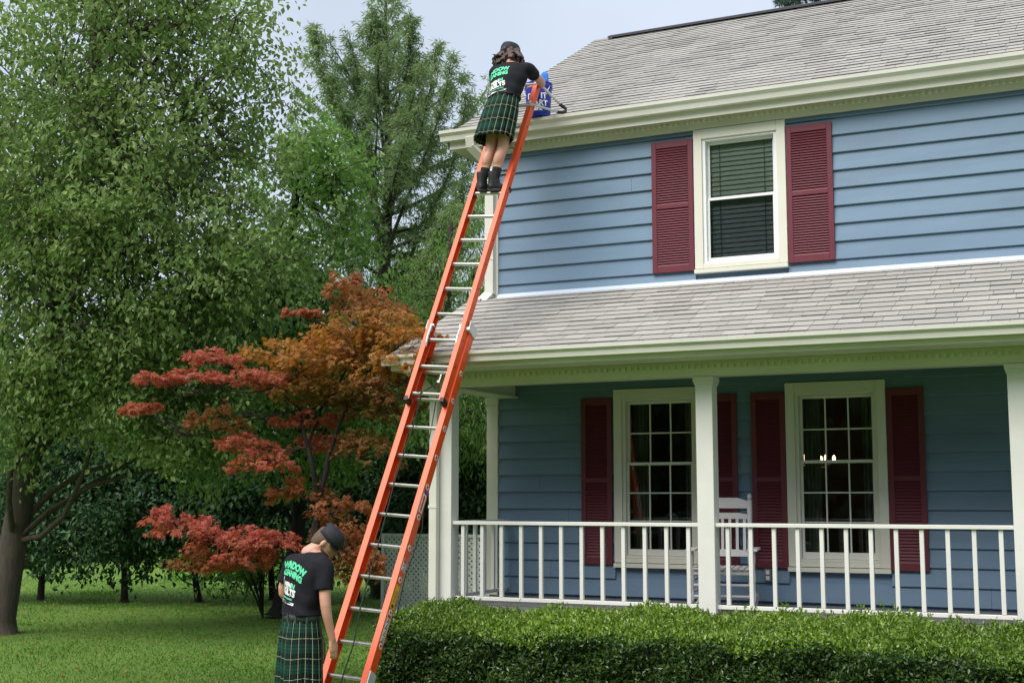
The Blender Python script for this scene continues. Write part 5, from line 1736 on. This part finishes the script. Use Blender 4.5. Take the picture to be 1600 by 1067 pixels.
def kilt(parent, waist, hem, right, fwd, rw, dw, rh, dh, pleats=19, drop=None):
    """pleated tube from belt to hem with a UV map in metres; smooth apron in front"""
    seg, rows = pleats * 8, 15
    ax = nrm(hem - waist); L = np.linalg.norm(hem - waist)
    V, UV = [], []
    for j in range(rows):
        t = j / (rows - 1)
        e = t ** .75
        a_, b_ = rw + (rh - rw) * e, dw + (dh - dw) * e
        bulge = .022 * math.sin(min(t * 2.2, 1) * math.pi * .5)
        c = waist + (hem - waist) * t
        for i in range(seg + 1):
            th = 2 * math.pi * i / seg
            ph = (th / (2 * math.pi) * pleats) % 1.0
            front = max(0, math.sin(th)) ** .5
            pl = ((ph if ph < .82 else (1 - ph) / .18 * .82) - .4) * (.010 + .022 * t) * (1 - .8 * front)
            wave = .012 * t * math.sin(th * 5 + 1.3)
            k = 1 + 0
            V.append(c + right * math.cos(th) * (a_ + bulge + pl + wave) + fwd * math.sin(th) * (b_ + bulge + pl + wave) + ax * (.010 * math.sin(th * 4 + .6) * t))
            UV.append((th / (2 * math.pi) * pleats * .064 + .036, -t * L))
    F_ = [(j * (seg + 1) + i, j * (seg + 1) + i + 1, (j + 1) * (seg + 1) + i + 1, (j + 1) * (seg + 1) + i) for j in range(rows - 1) for i in range(seg)]
    me = mesh_np('kilt', np.array(V), np.array(F_), smooth=True)
    uvl = me.uv_layers.new(name='cloth')
    idx = np.zeros(len(me.loops), dtype=np.int32); me.loops.foreach_get('vertex_index', idx)
    uvl.data.foreach_set('uv', np.array(UV, dtype=np.float32)[idx].ravel())
    o = obj_mesh('kilt', me, M['tartan'], parent)
    s_ = o.modifiers.new('t', 'SOLIDIFY'); s_.thickness = .006; s_.offset = -1
    # belt and loops
    rings = []
    m_ = MB(); V = []; n = 40
    for z, k in ((.030, 1.0), (.012, 1.02), (-.022, 1.03)):
        for i in range(n):
            th = 2 * math.pi * i / n
            V.append(waist - ax * z + right * math.cos(th) * ((rw + .010) * k) + fwd * math.sin(th) * ((dw + .010) * k))
    F_ = [(j * n + i, j * n + (i + 1) % n, (j + 1) * n + (i + 1) % n, (j + 1) * n + i) for j in range(2) for i in range(n)]
    m_.add(V, F_); b_ = m_.build('belt', M['belt'], parent, True); s_ = b_.modifiers.new('t', 'SOLIDIFY'); s_.thickness = .006
    for th in (-1.1, -1.57, -2.05, -.5, -2.6):
        m_ = MB(); c = waist + right * math.cos(th) * (rw + .020) + fwd * math.sin(th) * (dw + .020)
        t_ = nrm(-right * math.sin(th) * rw + fwd * math.cos(th) * dw)
        m_.obox(c - t_ * .008 + ax * .034, t_ * .016, nrm(np.cross(t_, ax)) * .006, -ax * .072); m_.build('belt_loop', M['belt'], b_)
    return o


def boot(parent, ankle, d, up, sc=1.0):
    """lace-up work boot with sole"""
    d = nrm(d - up * (d @ up)); s = np.cross(d, up)
    B = Flesh()
    B.loft([(ankle + up * z * sc + d * y * sc, s, d, a * sc, b * sc) for z, y, a, b in ((.115, -.004, .050, .056), (.07, -.002, .050, .056), (.02, .004, .047, .060), (-.03, .010, .045, .070), (-.062, .014, .042, .072))], 18, 2.3)
    B.loft([(ankle + d * t * sc + up * z * sc, s, up, a * sc, b * sc) for t, z, a, b in ((-.060, -.052, .034, .024), (-.03, -.040, .042, .036), (.03, -.036, .044, .040), (.08, -.042, .047, .034), (.13, -.050, .050, .028), (.170, -.055, .044, .022), (.190, -.060, .028, .014))], 16, 2.5)
    bt = empty('boot', ankle - up * .08 * sc, parent)
    B.skin('upper', M['boot'], bt, .008, 3)
    m_ = MB(); n = 20; V = []
    for z in (-.066, -.092):
        for i in range(n):
            t = 2 * math.pi * i / n
            y = math.cos(t); x = math.sin(t)
            V.append(ankle + up * z * sc + d * (.065 + .132 * y) * sc + s * x * sc * (.047 + .006 * y))
    m_.add(V, [tuple(range(n)), tuple(range(n, 2 * n))] + [(i, (i + 1) % n, n + (i + 1) % n, n + i) for i in range(n)])
    m_.build('sole', M['sole'], bt, bevel=.004)
    m_ = MB()
    for q in range(5):
        z = .085 - .030 * q; y = .055 + .008 * q + (.03 if q > 3 else 0)
        m_.tube([ankle + up * z * sc + d * y * sc - s * .028 * sc, ankle + up * (z + .008) * sc + d * (y + .010) * sc, ankle + up * z * sc + d * y * sc + s * .028 * sc], .003, 5)
    m_.build('lace', M['sole'], bt)


def back_print(shirt, parent, origin, right, up, out, scale=1.0, rot=0.0, fig=True):
    """printing on the back of the T-shirt: each word laid onto the cloth along -out"""
    bm = bmesh.new(); bm.from_mesh(shirt.data); bvh = BVHTree.FromBMesh(bm); bm.free()
    rx = right * math.cos(rot) + up * math.sin(rot); ry = up * math.cos(rot) - right * math.sin(rot)

    def lay(me, x0, y0, mat, name='lettering', arc=0.0):
        b_ = bmesh.new(); b_.from_mesh(me)
        bmesh.ops.triangulate(b_, faces=b_.faces)
        bmesh.ops.subdivide_edges(b_, edges=[e for e in b_.edges if e.calc_length() > .012], cuts=3)
        bad = []
        for v in b_.verts:
            x, y = (v.co.x + x0), (v.co.y + y0 - arc * (v.co.x + x0) ** 2)
            p = origin + (rx * x + ry * y) * scale
            hit, no, _, _ = bvh.ray_cast(Vector(p + out * .5), Vector(-out))
            if hit is None: bad.append(v); continue
            v.co = hit + no * .0035
        if bad: bmesh.ops.delete(b_, geom=bad, context='VERTS')
        bmesh.ops.recalc_face_normals(b_, faces=b_.faces)
        b_.to_mesh(me); b_.free()
        me.materials.clear()
        obj_mesh(name, me, mat, parent)

    def bar(x0, x1, y0, y1):
        return MB().add([(x0, y0, 0), (x1, y0, 0), (x1, y1, 0), (x0, y1, 0)], [(0, 1, 2, 3)]).mesh('bar')

    lay(text_mesh('WINDOW', .068, .0042, space=1.02), .0, .100, M['print_green'], arc=1.2)
    lay(text_mesh('CLEANING', .060, .0042, space=1.0), .0, .040, M['print_green'], arc=1.2)
    lay(text_mesh('MEN', .050, .003), -.012, -.050, M['print_white'])
    lay(text_mesh('IN', .050, .003), .063, -.050, M['print_green'])
    lay(text_mesh('KILTS', .072, .004), .020, -.102, M['print_white'])
    lay(text_mesh('WINDOW CLEANING', .0150, .001), .012, -.150, M['print_green'])
    lay(bar(-.100, .115, -.190, -.172), 0, 0, M['print_white'], 'print_bar')
    # plain pale figure left of the words
    n = 12
    f_ = MB(); f_.add([(-.098 + .013 * math.cos(2 * math.pi * i / n), -.020 + .016 * math.sin(2 * math.pi * i / n), 0) for i in range(n)], [tuple(range(n))])
    f_.add([(-.116, -.046, 0), (-.104, -.038, 0), (-.092, -.038, 0), (-.078, -.048, 0), (-.080, -.090, 0), (-.074, -.122, 0), (-.122, -.122, 0), (-.114, -.090, 0)], [tuple(range(8))])
    f_.add([(-.112, -.124, 0), (-.102, -.124, 0), (-.104, -.160, 0), (-.112, -.160, 0)], [(0, 1, 2, 3)])
    f_.add([(-.094, -.124, 0), (-.084, -.124, 0), (-.085, -.160, 0), (-.093, -.160, 0)], [(0, 1, 2, 3)])
    f_.add([(-.101, -.004, 0), (-.095, -.004, 0), (-.097, .040, 0), (-.099, .040, 0)], [(0, 1, 2, 3)])
    lay(f_.mesh('fig'), 0, 0, M['print_white'], 'print_figure')


def torso_rings(pelvis, waist, chest, neck, right, fwd, k=1.0, grow=0.0, lo=0.0):
    """cross-sections from hip to collar; right/fwd per level"""
    pts = [pelvis, waist, chest, neck]
    def P(t):
        t = t * 3; i = min(int(t), 2); f = t - i
        return pts[i] * (1 - f) + pts[i + 1] * f
    rg = [(0.0, .170, .118, 0), (.14, .165, .115, 0), (.33, .150, .108, 0), (.5, .168, .116, .004), (.66, .188, .122, .006), (.78, .190, .118, .004), (.87, .172, .102, -.002), (.94, .126, .082, -.006), (1.0, .066, .062, 0)]
    return [(P(t) + fwd * o, right, fwd, a * k + grow, b * k + grow) for t, a, b, o in rg if t >= lo]


def person(label, J, fwd, right, headfwd, headup, tee_out, print_args, hair, hand_l, hand_r, kilt_hem, sc=1.0, cap_back=False, sleeve=.52, hs=1.08):
    root = empty('person', (J['anL'] + J['anR']) / 2 - v3(0, 0, .09))
    tag(root, label, 'person')
    B = Flesh()
    B.loft(torso_rings(J['pelvis'], J['waist'], J['chest'], J['neck'], right, fwd, .95), 22, 2.3)
    B.limb([J['neck'] - nrm(J['head'] - J['neck']) * .05, J['neck'] * .5 + J['head'] * .5, J['head']], [.066, .056, .055])
    f, u, r = head(B, J['head'], headfwd, headup, hs)
    for s, sd in (('L', -1), ('R', 1)):
        B.limb([J['sh' + s] - right * sd * .04, J['sh' + s], J['el' + s], J['wr' + s]], [.060, .056, .043, .029])
        mid = J['el' + s] * .7 + J['wr' + s] * .3
        B.ball(mid, .040)
        B.limb([J['hip' + s], J['kn' + s], J['an' + s]], [.088, .056, .039])
        calf = J['kn' + s] * .68 + J['an' + s] * .32
        B.ball(calf - fwd * .018, (.055, .058, .105), (right, fwd, nrm(J['kn' + s] - J['an' + s])))
        B.ball(J['kn' + s] + fwd * .012, .056)
        B.limb([J['an' + s], J['an' + s] + nrm(J['toe' + s]) * .06 - v3(0, 0, .03)], [.036, .026])
    hand(B, J['wrL'], *hand_l); hand(B, J['wrR'], *hand_r)
    B.skin('body', M['skin'], root, .0085, 3)
    # T-shirt
    Tt = Flesh()
    rr = torso_rings(J['pelvis'], J['waist'], J['chest'], J['neck'], right, fwd, 1.0, .013)
    rr[0] = (rr[0][0] * .25 + rr[1][0] * .75 + nrm(J['waist'] - J['pelvis']) * .045, right, fwd, .182, .134); rr[1] = (rr[1][0] * .55 + rr[2][0] * .45, right, fwd, .180, .132)
    rr[2] = (rr[2][0], right, fwd, .172, .126)
    Tt.loft(rr[:-1] + [(J['neck'] - nrm(J['head'] - J['neck']) * .012, right, fwd, .073, .068)], 26, 2.4)
    for s, sd in (('L', -1), ('R', 1)):
        e = J['sh' + s] + (J['el' + s] - J['sh' + s]) * (sleeve + .10)
        Tt.limb([J['sh' + s] - right * sd * .06, J['sh' + s] + v3(0, 0, .004), e], [.078, .076, .070], closed=False)
    shirt = Tt.skin('shirt', M['tee'], root, .010, 5)
    # wrinkle the cloth
    co = np.zeros(len(shirt.data.vertices) * 3, dtype=np.float32); no = np.zeros_like(co)
    shirt.data.vertices.foreach_get('co', co); shirt.data.vertices.foreach_get('normal', no)
    co, no = co.reshape(-1, 3), no.reshape(-1, 3)
    tl = ((co - J['pelvis']) @ nrm(J['neck'] - J['pelvis'])) / np.linalg.norm(J['neck'] - J['pelvis'])
    wv = np.sin(co @ np.array([9, 6, 42.]) + 2.2 * np.sin(co @ np.array([14., -9, 6]))) * np.clip(.75 - tl, 0, 1) * .0075 + np.sin(co @ np.array([31., 17, -26])) * .002
    shirt.data.vertices.foreach_set('co', (co + no * wv[:, None]).astype(np.float32).ravel()); shirt.data.update()
    back_print(shirt, shirt, *print_args)
    kilt(root, J['belt'], kilt_hem, right, fwd, .158, .116, .178, .142)
    for s in 'LR':
        up_ = nrm(J['kn' + s] - J['an' + s])
        S_ = Flesh(); S_.limb([J['an' + s] + up_ * .02, J['an' + s] + up_ * .165], [.046, .050], closed=False); S_.skin('sock', M['sock'], root, .008, 2)
        boot(root, J['an' + s], J['toe' + s], nrm(v3(0, 0, 1) + up_ * .5 if abs(J['toe' + s][2]) > .3 else v3(0, 0, 1)))
    eyes(J['head'], f, u, r, root, hs)
    hair(root, J['head'], f * hs, u * hs, r * hs)
    cap_mesh(J['head'], f, u, r, root, hs, mesh_back=cap_back)
    return root


def hair_long(root, c, f, u, r):
    g = np.random.default_rng(3)
    H = Flesh()
    H.ball(c + u * .012 - f * .022, (.088, .090, .088), (r, f, u))
    H.ball(c - u * .060 - f * .045, (.098, .072, .075), (r, f, u))
    for k in range(90):                                      # wavy locks
        a = g.uniform(-2.5, 2.5); d0 = r * math.sin(a) * .088 - f * math.cos(a) * .088
        p = c + d0 + u * g.uniform(-.02, .06); L = g.uniform(.07, .12); pts = [p]
        for q in range(5):
            pts.append(pts[-1] - u * L / 5 + d0 * (.15 + .10 * math.sin(q * 2 + k)) + g.normal(size=3) * .011)
        H.limb(pts, [.014, .017, .017, .016, .013, .007], n=2, seg=7)
    H.skin('hair', M['hair_brown'], root, .008, 1)


def hair_short(root, c, f, u, r):
    H = Flesh()
    H.loft([(c + u * z - f * y, r, f, a, b) for z, y, a, b in ((-.068, .052, .048, .030), (-.045, .040, .066, .052), (-.01, .026, .078, .074), (.03, .016, .082, .088), (.06, .012, .080, .092), (.09, .01, .062, .07))], 22)
    H.skin('hair', M['hair_fair'], root, .007, 2)
    D_ = Flesh()
    D_.loft([(c + u * z + f * y, r, f, a, b) for z, y, a, b in ((-.142, .072, .026, .026), (-.122, .066, .050, .050), (-.088, .054, .062, .060), (-.060, .044, .067, .066), (-.040, .034, .069, .066))], 18)
    D_.skin('beard', M['beard'], root, .007, 2)


# --- man standing at the foot of the ladder
az = R(19)                                                    # heading, clockwise from +Y
fw_, rt_ = v3(math.sin(az), math.cos(az), 0), v3(math.cos(az), -math.sin(az), 0)
gp = at(471, 962, 10.45); O = v3(gp[0], gp[1], 0)
Z = v3(0, 0, 1)
Lc = lambda x, y, z: O + rt_ * x + fw_ * y + Z * z
J = dict(pelvis=Lc(0, 0, 1.00), waist=Lc(0, .0, 1.14), chest=Lc(.015, .025, 1.39), neck=Lc(.042, .075, 1.595), head=Lc(.080, .158, 1.655), belt=Lc(0, 0, 1.070),
         shL=Lc(-.165, .025, 1.490), shR=Lc(.212, .060, 1.480), elL=Lc(-.270, -.010, 1.235), elR=Lc(.265, .030, 1.170), wrL=Lc(-.150, .170, 1.120), wrR=Lc(.255, .115, .905),
         hipL=Lc(-.09, 0, .93), hipR=Lc(.09, 0, .93), knL=Lc(-.11, .02, .50), knR=Lc(.11, .03, .50), anL=Lc(-.125, -.01, .095), anR=Lc(.125, .01, .095), toeL=fw_ - rt_ * .2, toeR=fw_ + rt_ * .25)
person('man in black cap, printed black tee and green plaid kilt at the ladder foot', J, fw_, rt_, nrm(fw_ * .50 + rt_ * .42 - Z * .76), nrm(Z * .65 + fw_ * .58 + rt_ * .48), None,
       (Lc(-.025, 0, 1.375), rt_, Z, -fw_, 1.0, -.20), hair_short, (nrm(fw_ * .8 + rt_ * .5 - Z * .2), rt_, fw_, .5), (nrm(-Z + fw_ * .15), -rt_, fw_, .45), Lc(0, 0, .52), cap_back=True)

# --- man on the ladder, leaning into the eave
az = R(2)
fw_, rt_ = v3(math.sin(az), math.cos(az), 0), v3(math.cos(az), -math.sin(az), 0)
f17 = lp(17, 0, FN)
foot = f17 + Z * .014
lean = R(11)                                                  # whole body tips towards the house
ub, fb = nrm(Z * math.cos(lean) + fw_ * math.sin(lean)), nrm(fw_ * math.cos(lean) - Z * math.sin(lean))
O2 = foot + rt_ * .055 - fw_ * .055
Lc = lambda x, y, z: O2 + rt_ * x + fb * y + ub * z
bk_hand = bc + v3(.02, -.06, .43)
J = dict(pelvis=Lc(.05, -.03, .93), waist=Lc(.07, -.03, 1.06), chest=Lc(.085, -.01, 1.26), neck=Lc(.065, .03, 1.465), head=Lc(.015, .085, 1.595), belt=Lc(.06, -.03, 1.035),
         shL=Lc(-.105, .01, 1.385), shR=Lc(.275, .03, 1.370), elL=Lc(-.150, .22, 1.22), wrL=lp(20.9, -.12, .10),
         elR=at(849, 131, 14.22), wrR=at(838, 136, 14.42), hipL=Lc(-.04, -.03, .90), hipR=Lc(.14, -.03, .90), knL=Lc(-.045, -.015, .48), knR=Lc(.085, .0, .48),
         anL=Lc(-.115, -.01, .095), anR=Lc(.010, .015, .095), toeL=fw_ * 1.0 + rt_ * .15, toeR=fw_ * .8 + rt_ * .75)
person('long-haired man in black cap, tee and green plaid kilt standing on the ladder', J, fb, rt_, nrm(fw_ * .9 + rt_ * .35 - Z * .12), nrm(Z + fw_ * .1), None,
       (Lc(-.005, 0, 1.225), rt_, ub, -fb, 1.0, .20), hair_long, (nrm(fw_ * .8 + Z * .1), -Z, rt_, .8), (nrm(bk_hand - J['wrR'] + rt_ * -.2), -Z, -rt_, .6), Lc(.0, -.05, .545), cap_back=False, sleeve=.33)
